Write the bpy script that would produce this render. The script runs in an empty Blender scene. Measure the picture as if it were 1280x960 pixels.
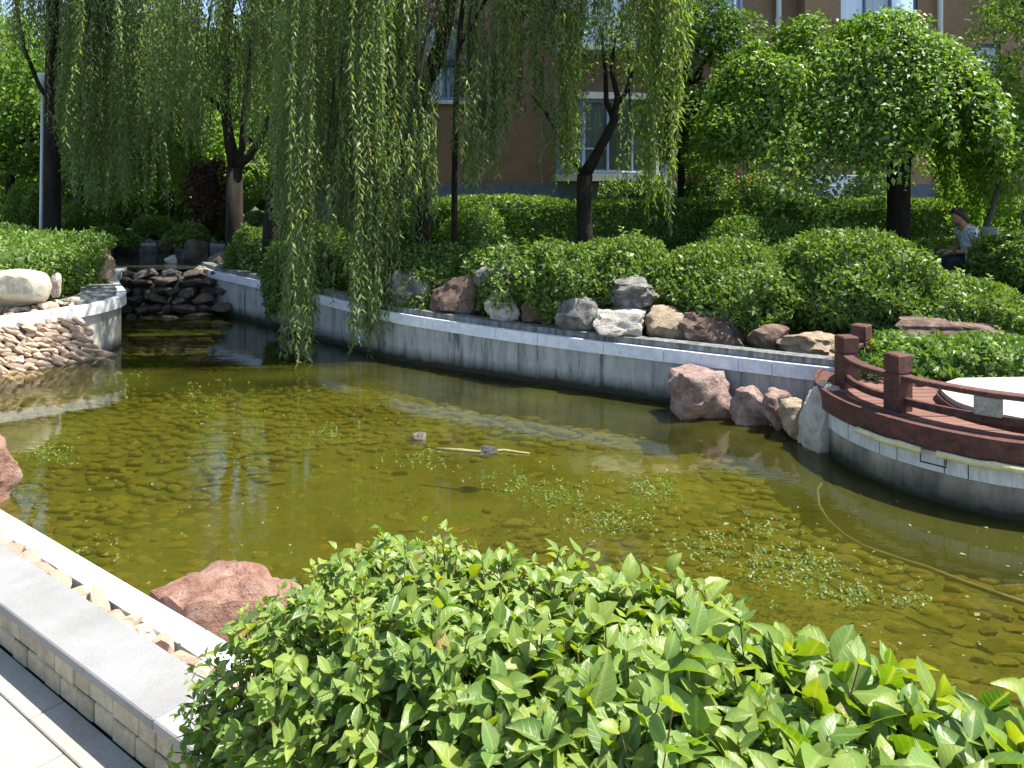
import bpy, bmesh, math, random
import numpy as np
from mathutils import Vector, Matrix, noise as mnoise
from mathutils.geometry import delaunay_2d_cdt

# ------------------------------------------------------------------ camera, sky, sun, exposure
scene = bpy.context.scene
COL = scene.collection
CAM_H = 2.3          # eye above the water
FPX, HOR = 960.0, 240.0   # focal length and horizon of the photograph, in its pixels
cam_data = bpy.data.cameras.new("camera")
cam_data.sensor_width = 36.0
cam_data.lens = 27.0
cam_data.shift_y = -0.1875
cam_data.clip_start = 0.05
cam_data.clip_end = 600.0
cam = bpy.data.objects.new("camera", cam_data)
COL.objects.link(cam)
cam.location = (0, 0, CAM_H)
cam.rotation_euler = (math.radians(90), 0, 0)
scene.camera = cam

SUN_EL = math.radians(62)
SUN_H = Vector((1.0, 0.12, 0)).normalized()
SUN_DIR = Vector((SUN_H.x * math.cos(SUN_EL), SUN_H.y * math.cos(SUN_EL), math.sin(SUN_EL)))
world = bpy.data.worlds.new("World")
scene.world = world
world.use_nodes = True
wn = world.node_tree
bg = wn.nodes["Background"]
sky = wn.nodes.new("ShaderNodeTexSky")
sky.sky_type = 'NISHITA'
sky.sun_disc = False
sky.sun_elevation = SUN_EL
sky.sun_rotation = math.atan2(SUN_DIR.x, SUN_DIR.y)
wn.links.new(sky.outputs[0], bg.inputs[0])
bg.inputs[1].default_value = 0.115
sun_data = bpy.data.lights.new("sun", 'SUN')
sun_data.energy = 5.0
sun_data.angle = math.radians(0.5)
sun_data.color = (1.0, 0.95, 0.86)
sun = bpy.data.objects.new("sun", sun_data)
COL.objects.link(sun)
sun.rotation_euler = SUN_DIR.to_track_quat('Z', 'Y').to_euler()
scene.view_settings.view_transform = 'Standard'
scene.view_settings.look = 'None'
scene.view_settings.exposure = 1.25
scene.view_settings.gamma = 1.0
scene.view_settings.use_curve_mapping = False
scene.cycles.use_denoising = True
scene.cycles.max_bounces = 8
scene.cycles.transparent_max_bounces = 12

RS = np.random.RandomState(11)
random.seed(5)

# ------------------------------------------------------------------ helpers
def P(u, v, z=0.0):
    """photograph pixel -> point on the level z"""
    d = FPX * (CAM_H - z) / (v - HOR)
    return np.array([(u - 640) * d / FPX, d, z])

def PD(u, v, d):
    """photograph pixel -> point at distance d"""
    return np.array([(u - 640) * d / FPX, d, CAM_H - (v - HOR) * d / FPX])

def link(o, parent=None):
    COL.objects.link(o)
    if parent is not None:
        o.parent = parent
    return o

def tag(o, label=None, cat=None, group=None, kind=None):
    if label: o["label"] = label
    if cat: o["category"] = cat
    if group: o["group"] = group
    if kind: o["kind"] = kind
    return o

def empty(name, label, cat, group=None, loc=(0, 0, 0)):
    o = bpy.data.objects.new(name, None)
    o.empty_display_size = 0.1
    o.location = loc
    link(o)
    bpy.context.view_layer.update() if False else None
    return tag(o, label, cat, group)

def np_mesh(name, V, F, mat=None, tone=None, smooth=False):
    V = np.asarray(V, dtype=np.float32).reshape(-1, 3)
    F = np.asarray(F, dtype=np.int32)
    n, k = F.shape
    me = bpy.data.meshes.new(name)
    me.vertices.add(len(V)); me.vertices.foreach_set("co", V.ravel())
    me.loops.add(n * k); me.loops.foreach_set("vertex_index", F.ravel())
    me.polygons.add(n)
    me.polygons.foreach_set("loop_start", np.arange(0, n * k, k, dtype=np.int32))
    me.polygons.foreach_set("loop_total", np.full(n, k, dtype=np.int32))
    if smooth:
        me.polygons.foreach_set("use_smooth", np.ones(n, dtype=bool))
    me.update(calc_edges=True)
    if tone is not None:
        a = me.attributes.new("tone", 'FLOAT', 'POINT')
        a.data.foreach_set("value", np.asarray(tone, dtype=np.float32))
    if mat is not None:
        me.materials.append(mat)
    return me

def py_mesh(name, V, F, mat=None, smooth=False):
    me = bpy.data.meshes.new(name)
    me.from_pydata([tuple(map(float, v)) for v in V], [], [tuple(map(int, f)) for f in F])
    if smooth:
        for p in me.polygons: p.use_smooth = True
    me.update()
    if mat is not None: me.materials.append(mat)
    return me

def obj(name, me, parent=None, loc=None):
    o = bpy.data.objects.new(name, me)
    if loc is not None: o.location = loc
    return link(o, parent)

class MB:
    """collects polygons for one mesh"""
    def __init__(self): self.V, self.F = [], []
    def add(self, V, F):
        b = len(self.V)
        self.V += [tuple(v) for v in V]
        self.F += [tuple(i + b for i in f) for f in F]
        return self
    def hexa(self, c):      # 8 corners: bottom 4 ccw, top 4 ccw
        return self.add(c, [(3, 2, 1, 0), (4, 5, 6, 7), (0, 1, 5, 4), (1, 2, 6, 5), (2, 3, 7, 6), (3, 0, 4, 7)])
    def box(self, lo, hi):
        x0, y0, z0 = lo; x1, y1, z1 = hi
        return self.hexa([(x0, y0, z0), (x1, y0, z0), (x1, y1, z0), (x0, y1, z0), (x0, y0, z1), (x1, y0, z1), (x1, y1, z1), (x0, y1, z1)])
    def tube(self, pts, radii, sides=8, cap=True):
        pts = [Vector(p) for p in pts]
        b = len(self.V); n = len(pts)
        up = Vector((0.13, 0.97, 0.2)).normalized()
        for i, p in enumerate(pts):
            t = (pts[min(i + 1, n - 1)] - pts[max(i - 1, 0)]).normalized()
            a = t.cross(up)
            if a.length < 1e-3: a = t.cross(Vector((1, 0, 0)))
            a.normalize(); c = t.cross(a)
            for k in range(sides):
                th = 2 * math.pi * k / sides
                self.V.append(tuple(p + (a * math.cos(th) + c * math.sin(th)) * radii[i]))
        for i in range(n - 1):
            for k in range(sides):
                k2 = (k + 1) % sides
                self.F.append((b + i * sides + k, b + i * sides + k2, b + (i + 1) * sides + k2, b + (i + 1) * sides + k))
        if cap:
            self.F.append(tuple(b + k for k in range(sides)))
            self.F.append(tuple(b + (n - 1) * sides + k for k in reversed(range(sides))))
        return self
    def build(self, name, mat, parent=None, smooth=False, bevel=0.0):
        me = py_mesh(name, self.V, self.F, mat, smooth)
        bm = bmesh.new(); bm.from_mesh(me)
        bmesh.ops.recalc_face_normals(bm, faces=bm.faces)
        if bevel > 0:
            bmesh.ops.bevel(bm, geom=list(bm.edges), offset=bevel, segments=1, affect='EDGES', clamp_overlap=True)
        bm.to_mesh(me); bm.free()
        if smooth:
            for p in me.polygons: p.use_smooth = True
        return obj(name, me, parent)

def wavy(p0, p1, n, amp, rs, sag=0.0):
    p0, p1 = np.array(p0, float), np.array(p1, float)
    out = []
    for i in range(n + 1):
        t = i / n
        q = p0 * (1 - t) + p1 * t
        if 0 < i < n: q = q + rs.normal(0, amp, 3)
        q[2] += sag * 4 * t * (1 - t)
        out.append(q)
    return out

def in_poly(x, y, poly):
    x = np.asarray(x); y = np.asarray(y)
    r = np.zeros(x.shape, bool)
    n = len(poly); j = n - 1
    for i in range(n):
        xi, yi = poly[i]; xj, yj = poly[j]
        c = ((yi > y) != (yj > y)) & (x < (xj - xi) * (y - yi) / (yj - yi + 1e-12) + xi)
        r ^= c; j = i
    return r

def dist_poly(x, y, poly):
    x = np.asarray(x, float); y = np.asarray(y, float)
    best = np.full(x.shape, 1e9)
    n = len(poly)
    for i in range(n):
        ax, ay = poly[i]; bx, by = poly[(i + 1) % n]
        dx, dy = bx - ax, by - ay
        t = np.clip(((x - ax) * dx + (y - ay) * dy) / (dx * dx + dy * dy + 1e-12), 0, 1)
        best = np.minimum(best, np.hypot(x - ax - t * dx, y - ay - t * dy))
    return best

def resample(pts, step):
    pts = [np.array(p, float) for p in pts]
    out = [pts[0]]
    for a, b in zip(pts[:-1], pts[1:]):
        n = max(1, int(np.linalg.norm(b - a) / step))
        for i in range(1, n + 1): out.append(a + (b - a) * i / n)
    return np.array(out)

def smooth_line(pts, it=2):
    p = np.array(pts, float)
    for _ in range(it):
        q = [p[0]]
        for a, b in zip(p[:-1], p[1:]):
            q += [a * .75 + b * .25, a * .25 + b * .75]
        q.append(p[-1]); p = np.array(q)
    return p

def nz(Pt, f, seed):
    """cheap smooth noise from sines, -1..1"""
    r = np.random.RandomState(seed)
    out = 0
    for k in range(5):
        w = r.normal(0, f, 3); out = out + np.sin(Pt @ w + r.uniform(0, 6))
    return out / 3.0

def arclen(L):
    return np.concatenate([[0], np.cumsum(np.linalg.norm(np.diff(L[:, :2], axis=0), axis=1))])

def at_len(L, S, s):
    return np.array([np.interp(s, S, L[:, k]) for k in range(L.shape[1])])

def normals2d(L):
    """unit normals to the left of travel"""
    t = np.gradient(L[:, :2], axis=0)
    t /= np.linalg.norm(t, axis=1)[:, None] + 1e-9
    return np.stack([-t[:, 1], t[:, 0]], 1)

# ------------------------------------------------------------------ materials
MATS = {}
def new_mat(name):
    m = bpy.data.materials.new(name); m.use_nodes = True
    nt = m.node_tree
    for n in list(nt.nodes): nt.nodes.remove(n)
    out = nt.nodes.new("ShaderNodeOutputMaterial")
    return m, nt, out

def nd(nt, kind, **kw):
    n = nt.nodes.new(kind)
    for k, v in kw.items():
        if k in n.inputs: n.inputs[k].default_value = v
        else: setattr(n, k, v)
    return n

def c4(c): return (c[0], c[1], c[2], 1.0)

def ramp(nt, fac, stops):
    r = nt.nodes.new("ShaderNodeValToRGB")
    e = r.color_ramp.elements
    while len(e) > 1: e.remove(e[-1])
    e[0].position = stops[0][0]; e[0].color = c4(stops[0][1])
    for p, c in stops[1:]:
        x = e.new(p); x.color = c4(c)
    if fac is not None: nt.links.new(fac, r.inputs[0])
    return r

def mix_rgb(nt, fac, a, b, mode='MIX'):
    m = nt.nodes.new("ShaderNodeMix"); m.data_type = 'RGBA'; m.blend_type = mode
    for sock, val in ((m.inputs[0], fac), (m.inputs[6], a), (m.inputs[7], b)):
        if hasattr(val, "is_linked") or isinstance(val, bpy.types.NodeSocket): nt.links.new(val, sock)
        elif isinstance(val, (tuple, list)): sock.default_value = c4(val)
        else: sock.default_value = val
    return m.outputs[2]

def leaf_mat(name, stops, transl=0.35, rough=0.45, tint=(1.25, 1.3, 0.5), spec=0.35):
    m, nt, out = new_mat(name)
    at = nd(nt, "ShaderNodeAttribute", attribute_name="tone")
    r = ramp(nt, at.outputs["Fac"], stops)
    geo = nd(nt, "ShaderNodeNewGeometry")
    back = mix_rgb(nt, 0.35, r.outputs[0], (0.16, 0.20, 0.10))
    colr = mix_rgb(nt, geo.outputs["Backfacing"], r.outputs[0], back)
    pb = nd(nt, "ShaderNodeBsdfPrincipled", Roughness=rough)
    pb.inputs["Specular IOR Level"].default_value = spec * .7
    nt.links.new(colr, pb.inputs["Base Color"])
    tr = nd(nt, "ShaderNodeBsdfTranslucent")
    tc = mix_rgb(nt, 1.0, r.outputs[0], tint, 'MULTIPLY')
    nt.links.new(tc, tr.inputs["Color"])
    mx = nd(nt, "ShaderNodeMixShader", Fac=transl)
    nt.links.new(pb.outputs[0], mx.inputs[1]); nt.links.new(tr.outputs[0], mx.inputs[2])
    nt.links.new(mx.outputs[0], out.inputs[0])
    MATS[name] = m
    return m

def surf_mat(name, c1, c2, scale=6.0, rough=0.85, bump=0.3, stretch=(1, 1, 1), c3=None, fine=40.0, spec=0.3, detail=6, joint=None, vary=0.0):
    """mottled surface: two noises for colour and a fine one for relief"""
    m, nt, out = new_mat(name)
    tc = nd(nt, "ShaderNodeTexCoord")
    mp = nd(nt, "ShaderNodeMapping"); mp.inputs["Scale"].default_value = stretch
    oi = nd(nt, "ShaderNodeObjectInfo")
    off = nd(nt, "ShaderNodeVectorMath", operation='SCALE'); off.inputs["Scale"].default_value = 37.0
    cmb = nd(nt, "ShaderNodeCombineXYZ")
    for k in range(3): nt.links.new(oi.outputs["Random"], cmb.inputs[k])
    nt.links.new(cmb.outputs[0], off.inputs[0])
    add = nd(nt, "ShaderNodeVectorMath", operation='ADD')
    nt.links.new(tc.outputs["Object"], add.inputs[0]); nt.links.new(off.outputs[0], add.inputs[1])
    nt.links.new(add.outputs[0], mp.inputs[0])
    n1 = nd(nt, "ShaderNodeTexNoise", Scale=scale, Detail=float(detail), Roughness=0.62)
    nt.links.new(mp.outputs[0], n1.inputs["Vector"])
    stops = [(0.32, c1), (0.66, c2)] if c3 is None else [(0.28, c1), (0.5, c2), (0.72, c3)]
    r = ramp(nt, n1.outputs["Fac"], stops)
    n2 = nd(nt, "ShaderNodeTexNoise", Scale=fine, Detail=5.0, Roughness=0.7)
    nt.links.new(mp.outputs[0], n2.inputs["Vector"])
    r2 = ramp(nt, n2.outputs["Fac"], [(0.3, (0.72, 0.72, 0.72)), (0.7, (1.15, 1.15, 1.15))])
    colr = mix_rgb(nt, 0.8, r.outputs[0], r2.outputs[0], 'MULTIPLY')
    if vary > 0:
        hs = nd(nt, "ShaderNodeHueSaturation")
        mr = nd(nt, "ShaderNodeMapRange"); mr.inputs["To Min"].default_value = 1 - vary; mr.inputs["To Max"].default_value = 1 + vary
        nt.links.new(oi.outputs["Random"], mr.inputs["Value"]); nt.links.new(mr.outputs[0], hs.inputs["Value"])
        nt.links.new(colr, hs.inputs["Color"]); colr = hs.outputs[0]
    pb = nd(nt, "ShaderNodeBsdfPrincipled", Roughness=rough)
    pb.inputs["Specular IOR Level"].default_value = spec
    nt.links.new(colr, pb.inputs["Base Color"])
    if bump > 0:
        ad = nd(nt, "ShaderNodeMath", operation='ADD')
        nt.links.new(n1.outputs["Fac"], ad.inputs[0]); nt.links.new(n2.outputs["Fac"], ad.inputs[1])
        bp = nd(nt, "ShaderNodeBump", Strength=bump, Distance=0.03)
        nt.links.new(ad.outputs[0], bp.inputs["Height"]); nt.links.new(bp.outputs[0], pb.inputs["Normal"])
    nt.links.new(pb.outputs[0], out.inputs[0])
    MATS[name] = m
    return m

def wall_mat(name, base, light, stain, wet_top=0.13, streak=9.0):
    """render with drip streaks and a dark algae line just above the water"""
    m, nt, out = new_mat(name)
    tc = nd(nt, "ShaderNodeTexCoord")
    mp = nd(nt, "ShaderNodeMapping"); mp.inputs["Scale"].default_value = (streak, streak, 0.9)
    nt.links.new(tc.outputs["Object"], mp.inputs[0])
    n1 = nd(nt, "ShaderNodeTexNoise", Scale=1.0, Detail=5.0, Roughness=0.7)
    nt.links.new(mp.outputs[0], n1.inputs["Vector"])
    r1 = ramp(nt, n1.outputs["Fac"], [(0.34, stain), (0.47, base), (0.68, light)])
    n2 = nd(nt, "ShaderNodeTexNoise", Scale=5.0, Detail=8.0, Roughness=0.7)
    nt.links.new(tc.outputs["Object"], n2.inputs["Vector"])
    r2 = ramp(nt, n2.outputs["Fac"], [(0.3, (0.7, 0.72, 0.72)), (0.7, (1.1, 1.08, 1.05))])
    colr = mix_rgb(nt, 0.8, r1.outputs[0], r2.outputs[0], 'MULTIPLY')
    sp = nd(nt, "ShaderNodeSeparateXYZ"); nt.links.new(tc.outputs["Object"], sp.inputs[0])
    wob = nd(nt, "ShaderNodeMath", operation='MULTIPLY_ADD'); wob.inputs[1].default_value = -0.22
    nt.links.new(n2.outputs["Fac"], wob.inputs[0]); nt.links.new(sp.outputs["Z"], wob.inputs[2])
    mr = nd(nt, "ShaderNodeMapRange"); mr.inputs["From Min"].default_value = wet_top - 0.14; mr.inputs["From Max"].default_value = wet_top + 0.02
    mr.inputs["To Min"].default_value = 1.0; mr.inputs["To Max"].default_value = 0.0
    nt.links.new(wob.outputs[0], mr.inputs["Value"])
    colr = mix_rgb(nt, mr.outputs[0], colr, (0.018, 0.02, 0.010))
    pb = nd(nt, "ShaderNodeBsdfPrincipled", Roughness=0.85)
    nt.links.new(colr, pb.inputs["Base Color"])
    bp = nd(nt, "ShaderNodeBump", Strength=0.25, Distance=0.02)
    nt.links.new(n2.outputs["Fac"], bp.inputs["Height"]); nt.links.new(bp.outputs[0], pb.inputs["Normal"])
    nt.links.new(pb.outputs[0], out.inputs[0])
    MATS[name] = m
    return m

def plain_mat(name, c, rough=0.5, spec=0.5, metal=0.0):
    m, nt, out = new_mat(name)
    pb = nd(nt, "ShaderNodeBsdfPrincipled", Roughness=rough, Metallic=metal)
    pb.inputs["Base Color"].default_value = c4(c); pb.inputs["Specular IOR Level"].default_value = spec
    n = nd(nt, "ShaderNodeTexNoise", Scale=30.0, Detail=4.0)
    bp = nd(nt, "ShaderNodeBump", Strength=0.08, Distance=0.01)
    nt.links.new(n.outputs["Fac"], bp.inputs["Height"]); nt.links.new(bp.outputs[0], pb.inputs["Normal"])
    nt.links.new(pb.outputs[0], out.inputs[0])
    MATS[name] = m
    return m

def glass_mat(name, tint=(0.5, 0.6, 0.68)):
    m, nt, out = new_mat(name)
    fr = nd(nt, "ShaderNodeFresnel", IOR=1.6)
    tr = nd(nt, "ShaderNodeBsdfTransparent"); tr.inputs[0].default_value = c4(tint)
    gl = nd(nt, "ShaderNodeBsdfGlossy", Roughness=0.01)
    mr = nd(nt, "ShaderNodeMapRange"); mr.inputs["To Min"].default_value = 0.12
    nt.links.new(fr.outputs[0], mr.inputs["Value"])
    mx = nd(nt, "ShaderNodeMixShader")
    nt.links.new(mr.outputs[0], mx.inputs[0]); nt.links.new(tr.outputs[0], mx.inputs[1]); nt.links.new(gl.outputs[0], mx.inputs[2])
    nt.links.new(mx.outputs[0], out.inputs[0])
    MATS[name] = m
    return m

def water_mat(name, tint, murk, murk_fac, ripple=0.05):
    m, nt, out = new_mat(name)
    tc = nd(nt, "ShaderNodeTexCoord")
    mp = nd(nt, "ShaderNodeMapping"); mp.inputs["Scale"].default_value = (1.0, 2.2, 1.0)
    nt.links.new(tc.outputs["Object"], mp.inputs[0])
    n1 = nd(nt, "ShaderNodeTexNoise", Scale=3.0, Detail=3.0, Roughness=0.55)
    n2 = nd(nt, "ShaderNodeTexNoise", Scale=0.55, Detail=2.0)
    nt.links.new(mp.outputs[0], n1.inputs["Vector"]); nt.links.new(tc.outputs["Object"], n2.inputs["Vector"])
    gate = nd(nt, "ShaderNodeMapRange"); gate.inputs["From Min"].default_value = 0.42; gate.inputs["From Max"].default_value = 0.66
    gate.inputs["To Min"].default_value = 0.12
    nt.links.new(n2.outputs["Fac"], gate.inputs["Value"])
    mul = nd(nt, "ShaderNodeMath", operation='MULTIPLY')
    nt.links.new(n1.outputs["Fac"], mul.inputs[0]); nt.links.new(gate.outputs[0], mul.inputs[1])
    bp = nd(nt, "ShaderNodeBump", Strength=ripple, Distance=0.1)
    nt.links.new(mul.outputs[0], bp.inputs["Height"])
    fr = nd(nt, "ShaderNodeFresnel", IOR=1.8); nt.links.new(bp.outputs[0], fr.inputs["Normal"])
    tr = nd(nt, "ShaderNodeBsdfTransparent"); tr.inputs[0].default_value = c4(tint)
    df = nd(nt, "ShaderNodeBsdfDiffuse"); df.inputs[0].default_value = c4(murk)
    n3 = nd(nt, "ShaderNodeTexNoise", Scale=0.9, Detail=4.0)
    nt.links.new(tc.outputs["Object"], n3.inputs["Vector"])
    mfac = nd(nt, "ShaderNodeMapRange"); mfac.inputs["From Min"].default_value = 0.3; mfac.inputs["From Max"].default_value = 0.7
    mfac.inputs["To Min"].default_value = murk_fac * 0.45; mfac.inputs["To Max"].default_value = murk_fac * 1.4
    nt.links.new(n3.outputs["Fac"], mfac.inputs["Value"])
    body = nd(nt, "ShaderNodeMixShader")
    nt.links.new(mfac.outputs[0], body.inputs[0]); nt.links.new(tr.outputs[0], body.inputs[1]); nt.links.new(df.outputs[0], body.inputs[2])
    gl = nd(nt, "ShaderNodeBsdfGlossy", Roughness=0.015); nt.links.new(bp.outputs[0], gl.inputs["Normal"])
    mx = nd(nt, "ShaderNodeMixShader")
    nt.links.new(fr.outputs[0], mx.inputs[0]); nt.links.new(body.outputs[0], mx.inputs[1]); nt.links.new(gl.outputs[0], mx.inputs[2])
    nt.links.new(mx.outputs[0], out.inputs[0])
    MATS[name] = m
    return m

M_WILLOW = leaf_mat("willow_leaf", [(0, (.075, .14, .042)), (.5, (.165, .26, .09)), (.93, (.28, .37, .14)), (1, (.36, .35, .10))], .44)
M_WILLOW2 = leaf_mat("willow_leaf_yellow", [(0, (0.087, 0.145, 0.029)), (.6, (0.174, 0.275, 0.058)), (1, (0.319, 0.377, 0.072))], .46)
M_SHRUB = leaf_mat("shrub_leaf", [(0, (.048, .105, .018)), (.5, (.105, .195, .028)), (1, (.21, .30, .045))], .30)
M_BOX = leaf_mat("box_hedge_leaf", [(0, (0.068, 0.135, 0.020)), (.6, (0.135, 0.257, 0.034)), (1, (0.230, 0.338, 0.047))], .28)
M_TREE = leaf_mat("broad_tree_leaf", [(0, (0.041, 0.088, 0.019)), (.55, (0.095, 0.189, 0.030)), (1, (0.216, 0.311, 0.034))], .32)
M_PENDULA = leaf_mat("pagoda_leaf", [(0, (0.063, 0.133, 0.020)), (.5, (0.126, 0.252, 0.031)), (1, (0.280, 0.406, 0.028))], .33)
M_FAR = leaf_mat("far_leaf", [(0, (0.068, 0.135, 0.020)), (.5, (0.135, 0.257, 0.034)), (1, (0.284, 0.378, 0.068))], .42)
M_RED = leaf_mat("plum_leaf", [(0, (.05, .018, .018)), (1, (.13, .04, .035))], .3, tint=(1.3, .7, .6))
M_IVY = leaf_mat("ivy_leaf", [(0, (0.070, 0.140, 0.021)), (.6, (0.140, 0.266, 0.042)), (1, (0.280, 0.378, 0.056))], .28)
M_FORE = leaf_mat("privet_leaf", [(0, (.05, .14, .025)), (.4, (.11, .25, .026)), (.8, (.19, .325, .026)), (.975, (.30, .40, .032)), (1, (.36, .22, .05))], .38, rough=.38, tint=(1.35, 1.25, .28), spec=.55)
def add_veins(m):
    """pale midrib and faint side veins from the leaf's own coordinates, blotches from noise"""
    nt = m.node_tree
    r = [n for n in nt.nodes if n.type == 'VALTORGB'][0]
    ar = nd(nt, "ShaderNodeAttribute", attribute_name="across"); al = nd(nt, "ShaderNodeAttribute", attribute_name="along")
    rib = ramp(nt, ar.outputs["Fac"], [(0.0, (1, 1, 1)), (.10, (.35, .35, .35)), (.2, (0, 0, 0))])
    k = nd(nt, "ShaderNodeMath", operation='MULTIPLY_ADD'); k.inputs[1].default_value = -.9
    nt.links.new(ar.outputs["Fac"], k.inputs[0])
    k2 = nd(nt, "ShaderNodeMath", operation='MULTIPLY'); k2.inputs[1].default_value = 3.4
    nt.links.new(al.outputs["Fac"], k2.inputs[0]); nt.links.new(k2.outputs[0], k.inputs[2])
    w = nd(nt, "ShaderNodeMath", operation='PINGPONG'); w.inputs[1].default_value = .25
    nt.links.new(k.outputs[0], w.inputs[0])
    side = ramp(nt, w.outputs[0], [(0.0, (.4, .4, .4)), (.06, (0, 0, 0))])
    vein = mix_rgb(nt, 1.0, rib.outputs[0], side.outputs[0], 'ADD')
    tc = nd(nt, "ShaderNodeTexCoord")
    no = nd(nt, "ShaderNodeTexNoise", Scale=55.0, Detail=4.0)
    nt.links.new(tc.outputs["Object"], no.inputs["Vector"])
    bl = ramp(nt, no.outputs["Fac"], [(.3, (.72, .74, .7)), (.7, (1.15, 1.12, 1.1))])
    c1 = mix_rgb(nt, .75, r.outputs[0], bl.outputs[0], 'MULTIPLY')
    c2 = mix_rgb(nt, vein, c1, (.34, .42, .12))
    for l in list(nt.links):
        if l.from_socket == r.outputs[0] and l.to_node.type == 'MIX' and l.to_node.name not in (c1.node.name,):
            nt.links.new(c2, l.to_socket)
    pb = [n for n in nt.nodes if n.type == 'BSDF_PRINCIPLED'][0]
    bp = nd(nt, "ShaderNodeBump", Strength=.35, Distance=.002); nt.links.new(vein, bp.inputs["Height"]); nt.links.new(bp.outputs[0], pb.inputs["Normal"])
add_veins(M_FORE)
M_WEED = leaf_mat("water_weed_leaf", [(0, (.07, .12, .01)), (1, (.20, .28, .04))], .3)
M_PETAL = leaf_mat("petal", [(0, (.16, .15, .06)), (.6, (.28, .27, .17)), (1, (.22, .19, .06))], .2)
M_ROSE = leaf_mat("rose_petal", [(0, (.32, .06, .06)), (1, (.40, .15, .14))], .2, tint=(1.2, .8, .8))
M_BARK = surf_mat("bark", (.012, .010, .008), (.038, .030, .023), 7, .95, .8, (1, 1, .22))
M_BARK2 = surf_mat("grey_bark", (.05, .042, .035), (.12, .10, .085), 8, .95, .7, (1, 1, .25))
M_TWIG = surf_mat("twig_bark", (.10, .07, .035), (.19, .14, .06), 20, .8, .2)
M_SOIL = surf_mat("soil", (.035, .032, .018), (.06, .075, .028), 3, .95, .6, c3=(.05, .085, .02))
M_CONC = wall_mat("streaked_concrete", (.32, .33, .32), (.44, .44, .41), (.10, .11, .11), .085)
M_CONC_L = wall_mat("pale_streaked_concrete", (.50, .48, .40), (.62, .59, .50), (.20, .20, .18), .02, 6)
M_CONC_D = wall_mat("weathered_deck_concrete", (.24, .22, .18), (.38, .34, .27), (.12, .12, .11), .06, 4)
M_CURB = surf_mat("mossy_concrete", (.07, .075, .07), (.27, .28, .27), 5, .9, .5, (3, 3, .8))
M_TILE = surf_mat("white_glazed_tile", (.60, .64, .70), (.72, .75, .80), 2.5, .22, .04, spec=.6, vary=.06, fine=12)
M_TILE_W = surf_mat("white_coping_tile", (.68, .68, .68), (.80, .80, .79), 3, .4, .05, spec=.4, fine=14)
M_TILE_D = surf_mat("aged_white_tile", (.44, .48, .48), (.60, .63, .64), 4, .35, .06, (3, 3, .7), vary=.07, fine=14)
M_PINK = surf_mat("pink_stone", (.42, .25, .155), (.62, .46, .34), 11, .85, .6, c3=(.70, .61, .50), vary=.26)
M_RED_ROCK = surf_mat("red_rock", (.13, .085, .07), (.31, .215, .18), 8, .9, 1.0, c3=(.46, .38, .335))
M_BROWN_RED = surf_mat("brown_red_rock", (.16, .075, .055), (.34, .19, .14), 8, .9, 1.0, c3=(.46, .31, .25))
M_GREY_ROCK = surf_mat("grey_rock", (.05, .047, .044), (.19, .182, .17), 8, .9, 1.0, c3=(.36, .345, .32))
M_BROWN_ROCK = surf_mat("brown_rock", (.06, .04, .03), (.16, .105, .08), 8, .9, 1.0, c3=(.32, .24, .19))
M_TAN_ROCK = surf_mat("tan_rock", (.18, .13, .085), (.36, .28, .19), 8, .9, 1.0, c3=(.47, .40, .30))
M_PALE_ROCK = surf_mat("pale_rock", (.32, .27, .21), (.55, .50, .42), 8, .88, 1.0, c3=(.62, .58, .52))
M_DARK_ROCK = surf_mat("dark_and_shaded_rock", (.030, .025, .020), (.10, .085, .068), 5, .6, .9, c3=(.21, .17, .125), vary=.35)  # dark stone; tree shade over the cascade is put into this colour
M_BOULDER = surf_mat("rounded_boulder", (.28, .24, .17), (.48, .43, .34), 3.2, .85, .35, c3=(.33, .32, .28))
M_FLOOR_STONE = surf_mat("algae_stone", (.075, .06, .012), (.21, .155, .028), 6, .9, .6, c3=(.15, .15, .022), vary=.4)
M_FLOOR = surf_mat("pool_bed", (.05, .042, .008), (.13, .11, .017), 1.6, .95, .5, c3=(.085, .11, .014), fine=14)
M_PAVE = surf_mat("beige_paving", (.30, .285, .24), (.38, .36, .31), 5, .85, .15, vary=.06, fine=120)
M_GRANITE = surf_mat("flamed_granite", (.23, .23, .225), (.305, .305, .305), 4, .8, .25, fine=220, vary=.04)
M_FACE = surf_mat("stone_face_tile", (.30, .25, .17), (.48, .42, .31), 7, .85, .3, vary=.14)
M_GROUT = surf_mat("grout", (.10, .085, .065), (.17, .15, .11), 20, .95, .3)
M_WOOD = surf_mat("red_brown_timber", (.045, .016, .012), (.135, .05, .036), 14, .6, .5, (1, 1, 1), fine=60, vary=.14, spec=.4)
M_PLANK = surf_mat("weathered_red_plank", (.14, .062, .048), (.235, .12, .095), 3, .7, .15, (.6, 9, 1), fine=25, vary=.14)
M_STONE_T = surf_mat("pale_terrace_stone", (.36, .34, .30), (.46, .44, .39), 6, .8, .1, fine=90)
M_BLOCK = surf_mat("pale_block_stone", (.26, .24, .20), (.42, .39, .33), 10, .85, .3)
M_TUBE = surf_mat("cream_tube", (.52, .48, .22), (.66, .62, .36), 12, .5, .1, spec=.4)
M_METAL = plain_mat("dark_metal", (.05, .05, .05), .4, .5, .7)
M_FACADE = surf_mat("brown_facade", (.19, .118, .074), (.24, .155, .098), 2.5, .9, .12, vary=.0, fine=60)
M_PLINTH = surf_mat("blue_grey_plinth", (.085, .105, .14), (.14, .165, .21), 5, .8, .2, vary=.1)
M_STEP = surf_mat("blue_grey_step", (.26, .30, .36), (.38, .42, .48), 5, .8, .2)
M_WHITE = surf_mat("white_render", (.56, .54, .48), (.66, .64, .58), 4, .8, .05)
M_BLUE = plain_mat("blue_window_frame", (.10, .14, .27), .4)
M_BAY = plain_mat("pale_blue_bay_frame", (.24, .30, .44), .4)
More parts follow.
